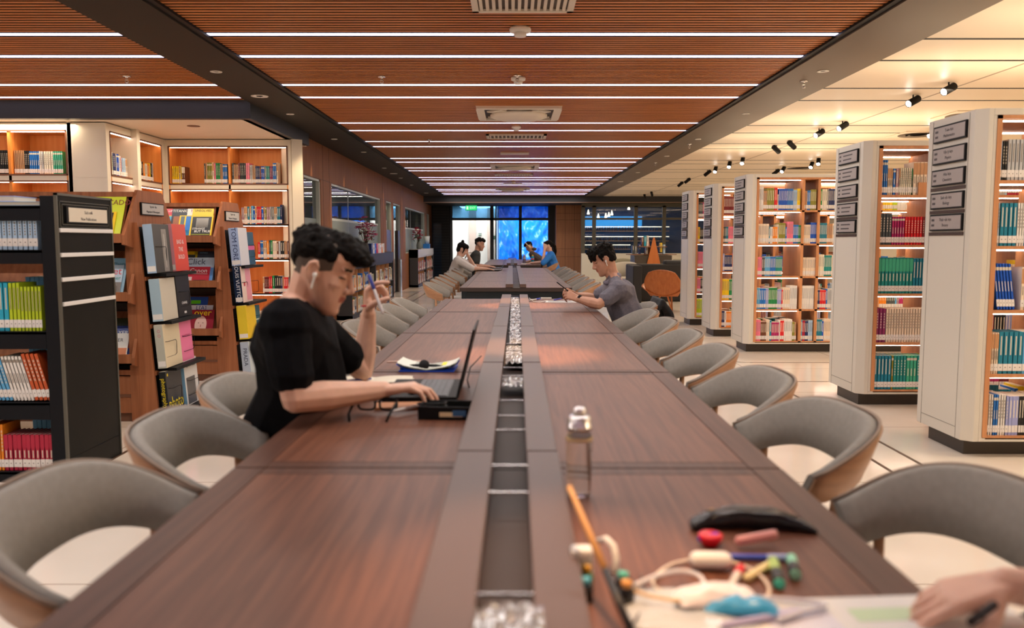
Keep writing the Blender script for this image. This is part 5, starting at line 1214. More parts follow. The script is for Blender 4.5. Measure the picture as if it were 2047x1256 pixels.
def hair_pony(F, P, B, s):
    for c, r in (((-.018, 0, .172), (.104, .088, .076)), ((.04, 0, .19), (.060, .074, .048)), ((-.07, 0, .13), (.042, .068, .06))): F.ell(P(*c), tuple(v * s for v in r), B)
    F.chain([P(-.10, 0, .16), P(-.15, 0, .08), P(-.145, 0, -.04), P(-.12, 0, -.14)], [.028 * s, .036 * s, .030 * s, .012 * s])

# --- man in the black shirt
BLK = noisy('black_cotton', (.0025, .0025, .0035), (.005, .005, .007), (1, 1, 1), 40, .9, 3, spec=.15)
Yh = 2.62
J = dict(head=at(641, 545, Yh) + V3(-.004, 0, 0), f=(math.cos(R(23)), -.03, -math.sin(R(23))), u=(math.sin(R(23)), 0, math.cos(R(23))),
         neck=at(592, 612, Yh), shR=at(570, 652, 2.42), shL=at(622, 650, 2.84), chest=at(596, 700, 2.63), back=at(565, 690, 2.62), belly=at(606, 770, 2.68), pelvis=V3(-.80, 2.82, .56),
         elR=at(590, 797, 2.36), wrR=at(768, 780, 2.57), elL=at(724, 742, 3.10), wrL=at(737, 628, 3.06),
         knR=V3(-.34, 2.70, .50), knL=V3(-.33, 2.98, .50), anR=V3(-.38, 2.68, .09), anL=V3(-.36, 3.0, .09),
         handR=((1, .12, .10), (.1, 1, .0), (0, 0, -1), [(26, 30, 20), (24, 34, 22), (26, 36, 22), (30, 36, 22)], (.75, .6, .25, .9, .15, .25)),
         handL=((.10, -.05, 1), (-.2, -.9, .1), (1, -.25, .1), [(50, 25, 10), (75, 60, 30), (82, 70, 35), (85, 72, 40)], (.55, .35, .75, .45, .0, .9)))
man, P1, B1 = figure('young man in a black shirt with one white earbud, writing and using a black mouse', J, SKIN, BLK, mat('trouser_black', (.01, .01, .012), .8), .0036, .66, 1.35, hair_quiff, s=1.08, fade=True)
mloc = Vector(man.location)
def earbud(P, B, k, loc, label):
    t = thing('wireless_earbud', label, 'earbud', loc); o = Vector(loc)
    F = Flesh(); c = P(.004, k * .081, .104) + 0 * o; F.ell(c, .0085); F.cap(c + B @ Vector((.002, k * .004, .002)), P(.010, k * .085, .066), .0042, .0036); return F.done('earbud_shell', M['white'], .0015, t, 1)
earbud(P1, B1, -1, man.location, 'white earbud with a stem in the ear of the man in the black shirt')
# --- man in the grey shirt
GRY = noisy('grey_knit', (.12, .115, .145), (.165, .155, .19), (1, 1, 1), 60, .8, 3)
Yg = 6.6
J = dict(head=at(1209, 521, Yg), f=(-math.cos(R(27)), -.08, -math.sin(R(27))), u=(-math.sin(R(27)), 0, math.cos(R(27))),
         neck=at(1226, 553, Yg), shL=at(1236, 581, Yg - .19), shR=at(1222, 578, Yg + .20), chest=at(1238, 592, Yg), back=at(1248, 590, Yg), belly=at(1250, 622, Yg), pelvis=V3(.97, Yg, .56),
         elL=at(1196, 609, Yg - .27), wrL=at(1156, 598, Yg - .16), elR=at(1186, 597, Yg + .22), wrR=at(1150, 591, Yg + .06),
         knR=V3(.45, Yg + .15, .50), knL=V3(.45, Yg - .13, .50), anR=V3(.5, Yg + .16, .09), anL=V3(.5, Yg - .14, .09),
         handL=((-1, .15, .42), (0, .5, .85), (0, 1, -.1), [(30, 45, 30), (40, 50, 35), (48, 50, 35), (55, 50, 35)], (.6, .3, .5, .9, .1, .2)),
         handR=((-1, -.35, .35), (0, -.4, .85), (0, -1, -.1), [(35, 45, 30), (45, 50, 35), (50, 50, 35), (55, 50, 35)], (.6, .3, .5, .9, .1, .2)))
gman, P2, B2 = figure('young man in a grey polo shirt leaning on the table, looking at his phone', J, SKIN2, GRY, mat('trouser_navy', (.012, .02, .05), .8), .0045, .60, 1.1, hair_fringe, shirt_name='polo_shirt')
F = Flesh(); n_ = J['neck'] - Vector(gman.location); F.hull((n_ + V3(.035, -.03, .005), .028), (n_ + V3(.03, .04, .01), .028)); F.hull((n_ + V3(.03, -.045, .0), .024), (n_ + V3(-.06, -.06, -.05), .018)); F.hull((n_ + V3(.03, .045, .0), .024), (n_ + V3(-.06, .05, -.05), .018)); F.done('collar', mat('collar_grey', (.20, .19, .24), .8), .005, gman, 1)
earbud(P2, B2, 1, gman.location, 'white earbud in the ear of the man in the grey polo shirt')
w = J['wrL']; t = thing('wristwatch', 'dark watch on the near wrist of the man in the grey polo shirt', 'watch', w + V3(.012, 0, 0))
ax = (J['wrL'] - J['elL']).normalized(); Q = ax.to_track_quat('Z', 'Y').to_matrix().to_4x4()
MB().lathe([(.028, -.011), (.031, -.009), (.031, .009), (.028, .011)], n=24, T=Q).done('strap', C('2a211c'), t); MB().lathe([(.0, -.004), (.016, -.003), (.016, .003), (0, .004)], n=18, T=Matrix.Translation((0, -.026, .018)) @ Matrix.Rotation(R(60), 4, 'X')).done('watch_face', M['black'], t)
# --- people farther down the tables
def seated(label, side, Y, hx, hz, skin, shirt, hair, pitch=20, sleeve=.6, near='table', lean=.16, name='shirt', pelx=None, handx=None, tab=.02):
    f = -side; h = V3(hx, Y, hz); pl_ = V3(pelx if pelx else hx - f * (lean + .10), Y, .56)
    nk = h + V3(-f * .05, 0, -.125); ch = nk.lerp(pl_, .40) + V3(f * .02, 0, 0); be = nk.lerp(pl_, .75); hx2 = handx if handx else side * .42
    sN, sF = nk + V3(-f * .01, -.18, -.06), nk + V3(-f * .01, .18, -.06); zt = TZ + .045
    elx = side * .70
    nearR = side < 0        # facing right: the right arm is nearer to the camera
    J = dict(head=h, f=(f * math.cos(R(pitch)), 0, -math.sin(R(pitch))), u=(f * math.sin(R(pitch)), 0, math.cos(R(pitch))), neck=nk, chest=ch, belly=be, pelvis=pl_)
    N_, F_ = ('R', 'L') if nearR else ('L', 'R')
    J['sh' + N_], J['sh' + F_] = sN, sF
    def fl(s_, y, up=False, base=None):
        if up: J['el' + s_] = V3(elx, y, zt + .0); J['wr' + s_] = V3(h.x + f * .085, y * .3 + Y * .7, h.z - .055); J['hand' + s_] = ((0, (Y - y) * .4, 1), (-f, 0, 0), (-f * .3, 1 if y < Y else -1, 0), [(15, 20, 10)] * 4)
        else: J['el' + s_] = V3(elx + side * .02, y, zt); J['wr' + s_] = V3(hx2 + side * .03, y * .6 + Y * .4, zt - .01); J['hand' + s_] = ((f, 0, -.1), (0, 1 if y < Y else -1, 0), (0, 0, -1), [(15, 20, 10)] * 4)
    fl(N_, Y - .25, near == 'near_up'); fl(F_, Y + .25, near == 'far_up')
    for q, y in ((N_, -.13), (F_, .13)): J['kn' + q] = V3(side * .42, Y + y, .50); J['an' + q] = V3(side * .45, Y + y, .09)
    return figure(label, J, skin, shirt, mat('trouser_grey', (.03, .03, .035), .8), .010, sleeve, 1.3, hair, shirt_name=name)
seated('young woman in a white top with a hair bun, hand on her forehead', -1, 15.1, at(923, 500, 15.1).x, at(923, 500, 15.1).z, SKIN, mat('white_linen', (.70, .66, .63), .8), hair_bun, 24, .95, 'far_up', .10, 'loose_top', pelx=-1.08)
r4, P4, B4 = seated('young man in a dark shirt with a bag strap, typing beside the woman in white', -1, 16.4, at(958, 488, 16.4).x, at(958, 490, 16.4).z, SKIN2, mat('dark_olive_shirt', (.035, .038, .036), .8), hair_short, 12, .6, 'table', .12, pelx=-.92)
q = Vector(r4.location); MB().tube([V3(-.92, 16.2, .95) - q, V3(-.86, 16.19, 1.06) - q, V3(-.76, 16.26, 1.06) - q, V3(-.70, 16.32, .92) - q], .014, 6).done('bag_strap', C('b9b4aa'), r4)
r5, P5, B5 = seated('person in a brown hoodie with cream headphones, head bowed over the table', 1, 20.8, at(1059, 494, 20.8).x, at(1059, 494, 20.8).z, SKIN2, mat('hoodie_brown', (.07, .05, .042), .85), hair_short, 38, 1.7, 'table', .10, 'hoodie', pelx=.92)
F = Flesh(); F.ell(P5(-.055, 0, .0), (.075, .085, .045)); F.done('hood', MATS['hoodie_brown'], .01, r5, 2)
t = thing('headphones', 'large cream over-ear headphones worn by the person in the hoodie', 'headphones', r5.location)
MB().tube([P5(.0 + .02 * math.sin(a * math.pi / 12), .098 * math.cos(a * math.pi / 12), .105 + .150 * math.sin(a * math.pi / 12)) for a in range(13)], .012, 8).done('headband', C('e6cf9c'), t)
for k in (-1, 1): F = Flesh(); F.hull((P5(.0, k * .088, .105), (.030, .018, .036), B5)); F.done('ear_cup', C('e6cf9c'), .006, t, 1)
seated('young woman with a ponytail in a bright blue top, hand held to her face', 1, 18.9, at(1096, 493, 18.9).x, at(1096, 493, 18.9).z, SKIN, mat('bright_blue_top', (.02, .19, .62), .7), hair_pony, 12, .95, 'near_up', .08, 'blouse', pelx=.98)
# --- person at the lower right whose hand rests on papers
w = on(2010, 1170, .80); el = V3(.93, 1.02, .80)
J = dict(head=V3(1.00, .62, 1.17), f=(-.9, .3, -.35), u=(-.3, 0, 1), neck=V3(1.06, .62, 1.04), shL=V3(1.08, .42, .98), shR=V3(1.12, .84, .98), chest=V3(1.13, .64, .86), belly=V3(1.16, .64, .70), pelvis=V3(1.18, .66, .56),
         elR=V3(.98, 1.03, .79), wrR=w, elL=V3(.85, .36, .79), wrL=V3(.60, .38, .79), knR=V3(.55, .78, .50), knL=V3(.55, .5, .50), anR=V3(.6, .78, .09), anL=V3(.6, .5, .09),
         handR=((-1, -.02, -.20), (.15, -1, -.1), (0, 0, -1), [(12, 22, 16), (16, 30, 18), (20, 36, 20), (22, 38, 20)], (.75, .75, .45, .9, .2, .5)),
         handL=((-1, .1, -.1), (0, 1, 0), (0, 0, -1), [(15, 20, 10)] * 4))
figure('person whose bare hand rests on papers at the lower right corner', J, SKIN, mat('pale_tshirt', (.6, .58, .56), .8), mat('trouser_grey', (.03, .03, .035), .8), .0032, .6, 1.0, hair_short)

# ================================================================ things on the tables
def pen(a, b, col, label, r=.004, cap=None, tip=True, cat='pen'):
    a, b = Vector(a), Vector(b); t = thing('pen', label, cat, a); d = b - a
    MB().tube([(0, 0, 0), d * .06, d * .94, d], [r * .35, r, r, r * .8], 10).done('barrel', C(col, .35), t)
    if cap: MB().tube([d * .62, d * .64, d * .97, d * 1.0], [r * .9, r * 1.25, r * 1.2, r * .9], 10).done('cap', C(cap, .3), t)
    return t
Z = TZ + .0005
# --- by the man in black
lp = on(905, 772, TZ)
t = thing('laptop', 'black open laptop in front of the man in the black shirt, screen toward him', 'laptop', (-.305, 2.90, Z), R(-90))
b = MB(); b.box(-.18, .18, -.13, .12, 0, .020, 0); b.box(-.165, .165, -.03, .09, .020, .0206, 1); b.box(-.05, .05, -.12, -.045, .020, .0204, 2)
b.done('base', [M['black'], C('26282c', .4), C('3a3c42', .35)], t, bevel=.002)
b = MB()
for r_ in range(6):
    for k in range(17): b.box(-.160 + k * .0190, -.160 + k * .0190 + .016, -.026 + r_ * .0190, -.026 + r_ * .0190 + .016, .0206, .0225)
b.done('keyboard', C('4c4e55', .35), t)
s_ = thing('x', 'x', 'x'); bpy.data.objects.remove(s_)
A = Matrix.Translation((0, .118, .018)) @ Matrix.Rotation(R(-14), 4, 'X')
b = MB(); b.box(-.18, .18, 0, .007, 0, .235, 0, A); lid = b.done('screen_lid', [M['black']], t); MB().box(-.165, .165, -.001, 0, .015, .225, T=A).done('screen', C('141820', .1), lid)
t = thing('computer_mouse', 'black computer mouse under the hand of the man in the black shirt', 'mouse', on(842, 800, TZ) + V3(0, 0, .0005), R(80))
MB().ring_tube([[(.030 * s * math.cos(q), .050 * s * math.sin(q), z) for q in [k * math.pi / 10 for k in range(20)]] for s, z in ((.9, 0), (1, .008), (.92, .022), (.6, .032), (.2, .035))]).done('mouse_shell', M['black'], t); MB().box(-.003, .003, .012, .028, .030, .036).done('scroll_wheel', C('3a3a3c'), t)
# open book propped with a blue lower edge
bp = on(855, 742, TZ)
def openbook(c, rz, w_, d_, label, col='dfe3d8', back='2050c8', curl=.02, text_=True, hl=None, nm='open_book'):
    t = thing(nm, label, 'book', c, rz); b = MB(); n = 20
    for lay, z0 in ((0, 0), (1, .004), (1, .009)):
        V = []
        for j in (0, 1):
            row_ = []
            for i in range(n + 1):
                u = -1 + 2 * i / n; z = z0 + curl * (abs(u) ** 3) + .006 * math.sin(math.pi * abs(u)) * lay
                row_.append(b.bm.verts.new((u * w_ / 2 * (1 if lay == 0 else .97), (j - .5) * d_ * (1 if lay == 0 else .97), z)))
            V.append(row_)
        for i in range(n): b.bm.faces.new((V[0][i], V[0][i + 1], V[1][i + 1], V[1][i])).material_index = lay
    b.box(-w_ / 2 * .9, w_ / 2 * .9, -d_ / 2 - .0005, d_ / 2, 0, .004, 0)
    b.done('pages', [C(back, .4), C(col, .6)], t)
    if text_:
        b = MB()
        for s in (-1, 1):
            for k in range(9):
                x0, x1 = sorted((s * w_ * .08, s * w_ * (.36 if k % 3 else .28))); y = d_ * (.36 - .085 * k); b.box(x0, x1, y - .003, y, .0185, .0188)
        b.done('text_lines', C('9aa0a0', .6), t)
    if hl: MB().box(w_ * .22, w_ * .40, -d_ * .2, d_ * .3, .021, .0215).done('yellow_note', C('f2e61c', .5), t)
    return t
openbook((bp.x, bp.y + .06, Z), R(-2), .255, .17, 'open pale book with blue cover edge and a yellow note, beyond the laptop', curl=.03, hl=1)
openbook(on(745, 768, TZ) + V3(0, .02, .0005), R(4), .30, .16, 'open cream notebook between the forearms of the man in the black shirt', 'e6e0cc', 'c9bfa8', curl=.004, text_=False, nm='open_notebook')
p = on(848, 741, TZ); t = thing('wristwatch', 'black wristwatch resting on the open pale book', 'watch', p + V3(0, .0, .022)); MB().lathe([(.0, 0), (.021, 0), (.023, .004), (.021, .010), (0, .011)], n=22, T=Matrix.Rotation(R(60), 4, 'X')).done('watch_case', M['black'], t, smooth=True); MB().tube([(-.10, .01, -.015), (-.05, .005, -.002), (0, 0, .0), (.05, .005, -.002), (.10, .01, -.014)], .006, 8).done('strap', M['black'], t)
a, b_ = on(772, 724, TZ + .02), on(842, 722, TZ + .02); pen(a, b_, 'c8a898', 'pinkish pencil lying beyond the open pale book', .004)
a, b_ = on(690, 762, TZ + .02), on(742, 757, TZ + .02); pen(a, b_, '2848b0', 'blue pen on the cream notebook')
a, b_ = on(786, 822, TZ + .016), on(862, 806, TZ + .016); pen(a, b_, 'e8e4e0', 'white and red pen beside the mouse', .005, 'd81c24')
b = MB(); o = b.box(-.10, .10, -.045, .045, 0, .008).done('notepad', C('c88a5c', .6)); o.location = on(812, 814, TZ) + V3(0, 0, .0005); o.rotation_euler = (0, 0, R(6)); tag(o, 'tan notepad under the white and red pen', 'notepad')
# glasses
g0 = on(755, 828, TZ); t = thing('eyeglasses', 'black-framed eyeglasses standing on the table, near the forearm', 'glasses', (g0.x, g0.y, Z), R(-4))
for k in (-1, 1):
    pts = [(k * .034 + .027 * math.copysign(abs(math.cos(q)) ** .6, math.cos(q)), 0, .026 + .019 * math.copysign(abs(math.sin(q)) ** .6, math.sin(q))) for q in [i * math.pi / 12 for i in range(25)]]
    MB().tube([(x, y, z + .006) for x, y, z in pts], .0036, 8).done('lens_rim', M['black'], t)
    MB().box(k * .034 - .025, k * .034 + .025, -.0005, .0005, .014, .049).done('lens', mat('lens_glass', (1, 1, 1), .02, trans=1, ior=1.1), t)
    MB().tube([(k * .063, 0, .044), (k * .066, -.04, .040), (k * .062, -.11, .022), (k * .056, -.128, .004)], .0042, 8).done('temple', M['black'], t)
MB().tube([(-.008, 0, .036), (0, 0, .040), (.008, 0, .036)], .0026, 8).done('bridge', M['black'], t)
# clear-topped black box
c = on(893, 833, TZ); t = thing('pencil_box', 'black box with a clear lid and cables inside, below the laptop', 'box', (c.x + .005, c.y, Z), R(-3))
b = MB(); b.box(-.085, .085, -.055, .055, 0, .004); b.box(-.085, -.08, -.055, .055, 0, .04); b.box(.08, .085, -.055, .055, 0, .04); b.box(-.085, .085, -.055, -.05, 0, .04); b.box(-.085, .085, .05, .055, 0, .04); b.done('box_body', M['black'], t)
b = MB(); b.box(-.02, .05, -.0555, -.055, .010, .024, 0); b.box(.02, .06, -.056, -.0555, .012, .030, 1); b.done('printed_label', [C('e8d8b0'), C('3c6c9c')], t)
MB().tube([(-.05 + .045 * math.cos(q * .5), .03 * math.sin(q * .5), .02 + .001 * q) for q in range(26)], .003, 6).done('coiled_cable', M['black'], t); MB().box(-.03, .07, -.03, .03, .005, .02).done('green_pouch', C('4c6a48'), t)
MB().tube([on(962, 712, TZ + .05), on(940, 735, TZ + .03), on(934, 760, TZ + .02), on(938, 775, TZ + .012)], .003, 6).done('cable', M['black']); tag(bpy.data.objects['cable'], 'black laptop charging cable curving over the trough edge', 'cable')
# pen held in raised hand
hp = at(737, 549, 3.0); hq = at(766, 628, 2.98); pen(hq, hp, 'e6e4ea', 'white pen held in the raised hand of the man in the black shirt', .0055, '3848a0')
t_ = at(727, 612, 3.0); o = MB().lathe([(0, -.004), (.010, -.003), (.010, .003), (0, .004)], n=14).done('red_bead', C('b01c2c')); o.location = t_; tag(o, 'small red charm at the wrist of the raised hand', 'charm')
# --- by the man in grey
pp = on(1125, 604, TZ); o = MB().box(-.15, .15, -.10, .10, 0, .002).done('paper_sheet', M['paper']); o.location = (pp.x + .0, pp.y + .02, Z); o.rotation_euler = (0, 0, R(-6)); tag(o, 'printed sheet under the elbows of the man in grey', 'paper')
b = MB()
for k in range(12): b.box(-.13, .13 - .02 * (k % 3), .085 - k * .015, .080 - k * .015, .002, .0024)
b.done('printed_lines', C('8c8c92'), o)
o = MB().box(-.10, .10, -.14, .14, 0, .002).done('paper_sheet', M['paper']); o.location = (pp.x + .20, pp.y - .02, TZ + .003); o.rotation_euler = (0, 0, R(12)); tag(o, 'second sheet overlapping the printed one toward the table edge', 'paper')
pen(on(1107, 600, TZ + .006), on(1122, 597, TZ + .006), '2c30b8', 'short blue pen lying on the printed sheet', .005)
pen(on(1058, 601, TZ + .006), on(1080, 597, TZ + .006), 'd8d6d4', 'blue and white pen near the trough by the man in grey', .006, '2c48c8')
o = MB().box(-.05, .05, -.02, .02, 0, .012).done('eraser_box', C('d8d0c4')); o.location = on(1092, 598, TZ) + V3(0, .02, .0005); tag(o, 'small off-white case beside the printed sheet', 'case')
pts = [on(x, y, TZ + .006) for x, y in ((1058, 596), (1066, 603), (1080, 604), (1094, 601))]; tag(MB().tube(pts, .003, 6).done('cable', M['white']), 'white cable curling beside the blue and white pen', 'cable')
ph = at(1128, 576, 6.5); t = thing('smartphone', 'dark phone held in the hands of the man in grey', 'phone', ph); A = Matrix.Rotation(R(-50), 4, 'Y') @ Matrix.Rotation(R(5), 4, 'X')
MB().box(-.075, .075, -.037, .037, -.004, .004, T=Matrix.Rotation(R(38), 4, 'Y')).done('phone_body', M['black'], t, bevel=.002); MB().box(-.07, .07, -.033, .033, .004, .0046, T=Matrix.Rotation(R(38), 4, 'Y')).done('phone_screen', C('20242c', .1), t)
# jacket on his chair
t = Flesh(); X0 = 1.165; prv = None
for i in range(9):
    y = 6.42 + i * .052; dz = (.0, .05, .02, .07, .03, .09, .05, .02, .06)[i]; wv = .018 * (-1) ** i
    cur = [(V3(X0 - .03, y, .74), .012), (V3(X0 + .01, y, .818), .020), (V3(X0 + .065 + wv, y, .72), .018), (V3(X0 + .095 - wv, y, .56 + dz * .5), .020), (V3(X0 + .105 + wv, y, .42 + dz), .016)]
    if prv:
        for q in range(4): t.hull(prv[q], prv[q + 1], cur[q], cur[q + 1])
    prv = cur
o = t.done('jacket', mat('jacket_black', (.008, .008, .010), .7), .008, None, 2, bump=.008, bs=12); tag(o, 'black jacket hanging over the back of the grey-shirted man\'s chair', 'jacket')
# --- near right of the table
bx = on(1152, 992, TZ); t = thing('water_bottle', 'clear bottle with a shiny steel cap standing beside the trough', 'bottle', (.142, bx.y, Z))
BG_ = mat('bottle_glass', (.95, .90, .84), .02, trans=1, ior=1.15)
MB().lathe([(.0, 0), (.022, .002), (.025, .010), (.028, .120), (.027, .130), (.022, .140), (.021, .146)], n=28).done('bottle_body', BG_, t, smooth=True)
MB().lathe([(.0225, .142), (.0265, .144), (.0265, .152), (.0240, .154), (.0240, .168), (.021, .173), (.0, .174)], n=28).done('bottle_cap', M['chrome'], t, smooth=True)
MB().lathe([(.012, .173), (.015, .180), (.010, .190), (0, .192)], n=20).done('cap_knob', M['chrome'], t, smooth=True)
MB().lathe([(.0268, .121), (.0286, .123), (.0286, .127), (.0268, .129)], n=24).done('glass_rim', mat('amber_rim', (.75, .55, .28), .15), t)

# thin tan stick resting on the trough edge
a, b_ = at(1138, 974, 1.30), on(1262, 1262, TZ + .02); m_ = a.lerp(b_, .62); t = thing('wooden_stick', 'long tan stick with a dark lower end, propped up beside the trough', 'stick', a)
MB().tube([V3(0, 0, 0), (m_ - a) * .5, m_ - a], [.0042, .0050, .0054], 10).done('tan_shaft', C('cf9a5c', .5), t); MB().tube([m_ - a, (m_ - a).lerp(b_ - a, .5), b_ - a], [.0056, .0058, .0058], 10).done('dark_grip', C('24272c', .4), t)
# white charger and its hooked plug
c = on(1163, 1085, TZ + .06); o = MB().box(-.017, .017, -.016, .016, -.026, .026).done('charger', M['white'], bevel=.005); o.location = (c.x, c.y, TZ + .03 + .03); 
tag(o, 'white charger plug beside the trough, by the tan stick', 'charger'); o.location.z = TZ + .0265 + .0
pts = [on(x, y, TZ + z) for x, y, z in ((1196, 1082, .03), (1212, 1078, .05), (1226, 1092, .05), (1232, 1118, .03), (1228, 1148, .012))]; tag(MB().tube(pts, .0055, 10).done('cable', M['white']), 'thick white cable hook right of the tan stick', 'cable')
def blob(px, py, h, r, col, name, label, cat, rough=.3, rz=0):
    o = MB().lathe([(0, -1), (.7, -.75), (1, 0), (.7, .75), (0, 1)], n=18, T=Matrix.Diagonal((r[0], r[1], r[2], 1))).done(name, C(col, rough), smooth=True); p = on(px, py, TZ + r[2]); o.location = (p.x, p.y, TZ + r[2] + h + .0005); o.rotation_euler = (0, 0, rz); return tag(o, label, cat)
def knob(px, py, r, col, cap, label):
    p = on(px, py, TZ + .01); t = thing('binder_clip_bottle', label, 'small bottle', (p.x, p.y, Z)); t.name = 'small_bottle'
    MB().lathe([(0, 0), (r, .001), (r, .022), (r * .6, .028)], n=18).done('bottle_body', C(col, .25), t, smooth=True); MB().lathe([(r * .65, .026), (r * .7, .036), (0, .038)], n=16).done('bottle_cap', C(cap, .25), t, smooth=True)
knob(1172, 1165, .011, '2c6a34', 'd8a030', 'tiny green and gold bottle left of the tan stick'); knob(1170, 1190, .012, '1c1c20', '58b4d0', 'tiny black bottle with a light blue cap at the trough edge')
knob(1245, 1178, .012, '1c1c20', '58c0b0', 'tiny black bottle with a turquoise cap right of the tan stick'); knob(1252, 1196, .012, '1c1c20', 'e8a860', 'tiny black bottle with an orange cap among the cables')
# black pencil case
c = on(1500, 1060, TZ); F = Flesh(); w0 = [(-.105, .0, .012, .012), (-.075, .016, .018, .018), (-.02, .022, .024, .024), (.05, .02, .022, .022), (.09, .006, .014, .016), (.112, -.006, .008, .008)]
t = thing('pencil_case', 'glossy black zip pencil case lying near the right table edge', 'pencil case', (c.x, c.y, Z), R(-3)); 
for (x0, y0, a0, z0), (x1, y1, a1, z1) in zip(w0, w0[1:]): F.hull((V3(x0, y0 - a0 * .8, z0 * .75), (.008, .012, z0 * .7)), (V3(x0, y0 + a0 * .8, z0 * .75), (.008, .012, z0 * .7)), (V3(x1, y1 - a1 * .8, z1 * .75), (.008, .012, z1 * .7)), (V3(x1, y1 + a1 * .8, z1 * .75), (.008, .012, z1 * .7)))
F.done('case_body', mat('glossy_black', (.010, .011, .014), .22), .003, t, 2, bump=.0015, bs=30)
MB().tube([(-.085, .0, .034), (-.03, .0, .040), (.05, .0, .038), (.085, 0, .026)], .0025, 6).done('zip', C('6c665c', .4), t); MB().lathe([(0, 0), (.007, .001), (0, .004)], (-.070, .012, .032), n=12).done('gold_stud', C('d8a860', .3), t)
pen(on(1395, 1079, TZ + .012), on(1436, 1070, TZ + .02), '1c30c8', 'blue pen poking out of the black pencil case', .006)
pen(on(1470, 1083, TZ + .014), on(1552, 1068, TZ + .022), 'e8a09a', 'thick pink pen leaning on the black pencil case', .0085)
c = on(1420, 1092, TZ); o = MB().lathe([(0, 0), (.013, .001), (.021, .013), (.022, .020), (.018, .023), (0, .022)], n=24).done('red_tape_roll', C('d8142c', .25), smooth=True); o.location = (c.x, c.y, Z); tag(o, 'small round red container left of the black pencil case', 'container')
# white earbud case, cables, markers
c = on(1420, 1138, TZ); F = Flesh(); F.hull((V3(-.022, 0, .015), (.014, .018, .014)), (V3(.022, 0, .015), (.014, .018, .014))); o = F.done('earbud_case', M['white'], .002, None, 2); o.location = (c.x, c.y, Z); o.rotation_euler = (0, 0, R(-4)); tag(o, 'white rounded earbud case amid white cables', 'earbud case')
def cab(pts, r, col, label, z=.006):
    P_ = [on(x, y, TZ + z) for x, y in pts]; Q_ = []
    for i in range(len(P_) - 1):
        p0, p1, p2, p3 = P_[max(i - 1, 0)], P_[i], P_[i + 1], P_[min(i + 2, len(P_) - 1)]
        for k in range(6): t = k / 6; Q_.append(.5 * ((2 * p1) + (p2 - p0) * t + (2 * p0 - 5 * p1 + 4 * p2 - p3) * t * t + (3 * p1 - p0 - 3 * p2 + p3) * t ** 3))
    Q_.append(P_[-1]); o = MB().tube(Q_, r, 8).done('cable', C(col, .4)); return tag(o, label, 'cable')
cab([(1392, 1118), (1345, 1128), (1312, 1150), (1306, 1170), (1330, 1185), (1380, 1190)], .0028, 'e2d6c6', 'cream cable looping left of the earbud case')
cab([(1455, 1122), (1500, 1138), (1530, 1162), (1538, 1185), (1525, 1200)], .0028, 'e6d2ba', 'cream cable arching right of the earbud case')
cab([(1266, 1172), (1310, 1152), (1360, 1142), (1398, 1152), (1408, 1175), (1390, 1190)], .0034, 'd8d6da', 'thick pale grey cable looping over the plastic bag', .022)
cab([(1268, 1182), (1310, 1195), (1360, 1202)], .003, 'e8c898', 'short tan cable over the plastic bag', .022)
cab([(1282, 1150), (1290, 1200), (1262, 1252), (1250, 1262)], .002, '2a2622', 'thin dark cable running down to the bottom edge')
cab([(1240, 1142), (1262, 1160), (1275, 1180), (1262, 1190)], .003, '1c1a1c', 'dark cable coiled beside the tiny bottles')
pen(on(1462, 1172, TZ + .008), on(1482, 1134, TZ + .008), 'd8d0c8', 'red-capped white marker behind the earbud case', .006, 'd8182c')
pen(on(1490, 1158, TZ + .007), on(1540, 1128, TZ + .007), 'e8d8a0', 'pale yellow highlighter near the green ones', .007)
pen(on(1440, 1113, TZ + .006), on(1588, 1116, TZ + .006), '3c58c8', 'long blue and white pen behind the highlighters', .005, 'a8b8e8')
def marker(px, py, px2, py2, col, cap, label):
    a, b_ = on(px, py, TZ + .010), on(px2, py2, TZ + .010); t = thing('highlighter', label, 'highlighter', a); d = b_ - a
    MB().tube([(0, 0, 0), d * .5], [.0095, .0095], 14).done('cap', C('20242a', .35), t); MB().tube([d * .5, d * .55, d], [.009, .0085, .0085], 14).done('barrel', C(col, .3), t)
    MB().tube([-d * .02, (0, 0, 0)], [.0075, .009], 14).done('cap_end', C(cap, .3), t)
marker(1558, 1168, 1545, 1122, 'b8d87c', '58d8b8', 'green highlighter with a turquoise end near the table edge'); marker(1590, 1150, 1582, 1116, '9ce0c0', '9ce0c0', 'mint highlighter beside the green one')
# clear bag with tissues and blue pack
c = on(1420, 1215, TZ)
def sheetbag(c, w_, d_, h, m, name, label, cat, seed, rz=0):
    b = MB(); n = 22; V = []
    for j in range(n + 1):
        r_ = []
        for i in range(n + 1):
            u, v = -1 + 2 * i / n, -1 + 2 * j / n; e = max(0, 1 - abs(u) ** 2.5) * max(0, 1 - abs(v) ** 2.5); z = h * e ** .6 + e * h * .35 * noise.noise(Vector((u * 3, v * 3, seed)))
            r_.append(b.bm.verts.new((u * w_ / 2 * (1 - .12 * v * v), v * d_ / 2 * (1 - .12 * u * u), max(.001, z))))
        V.append(r_)
    for j in range(n):
        for i in range(n): b.bm.faces.new((V[j][i], V[j][i + 1], V[j + 1][i + 1], V[j + 1][i])).smooth = True
    L0 = [b.bm.verts.new((v.co.x, v.co.y, 0)) for v in V[0] + [r_[-1] for r_ in V[1:]] + V[-1][-2::-1] + [r_[0] for r_ in V[-2:0:-1]]]
    b.bm.faces.new(L0[::-1]); o = b.done(name, m); o.location = c; o.rotation_euler = (0, 0, rz); return tag(o, label, cat)
sheetbag((c.x - .028, c.y - .012, Z), .21, .15, .012, mat('clear_bag', (.75, .80, .83), .12, alpha=.62), 'plastic_bag', 'clear plastic bag spread under the tissue pack', 'plastic bag', 3, R(-8))
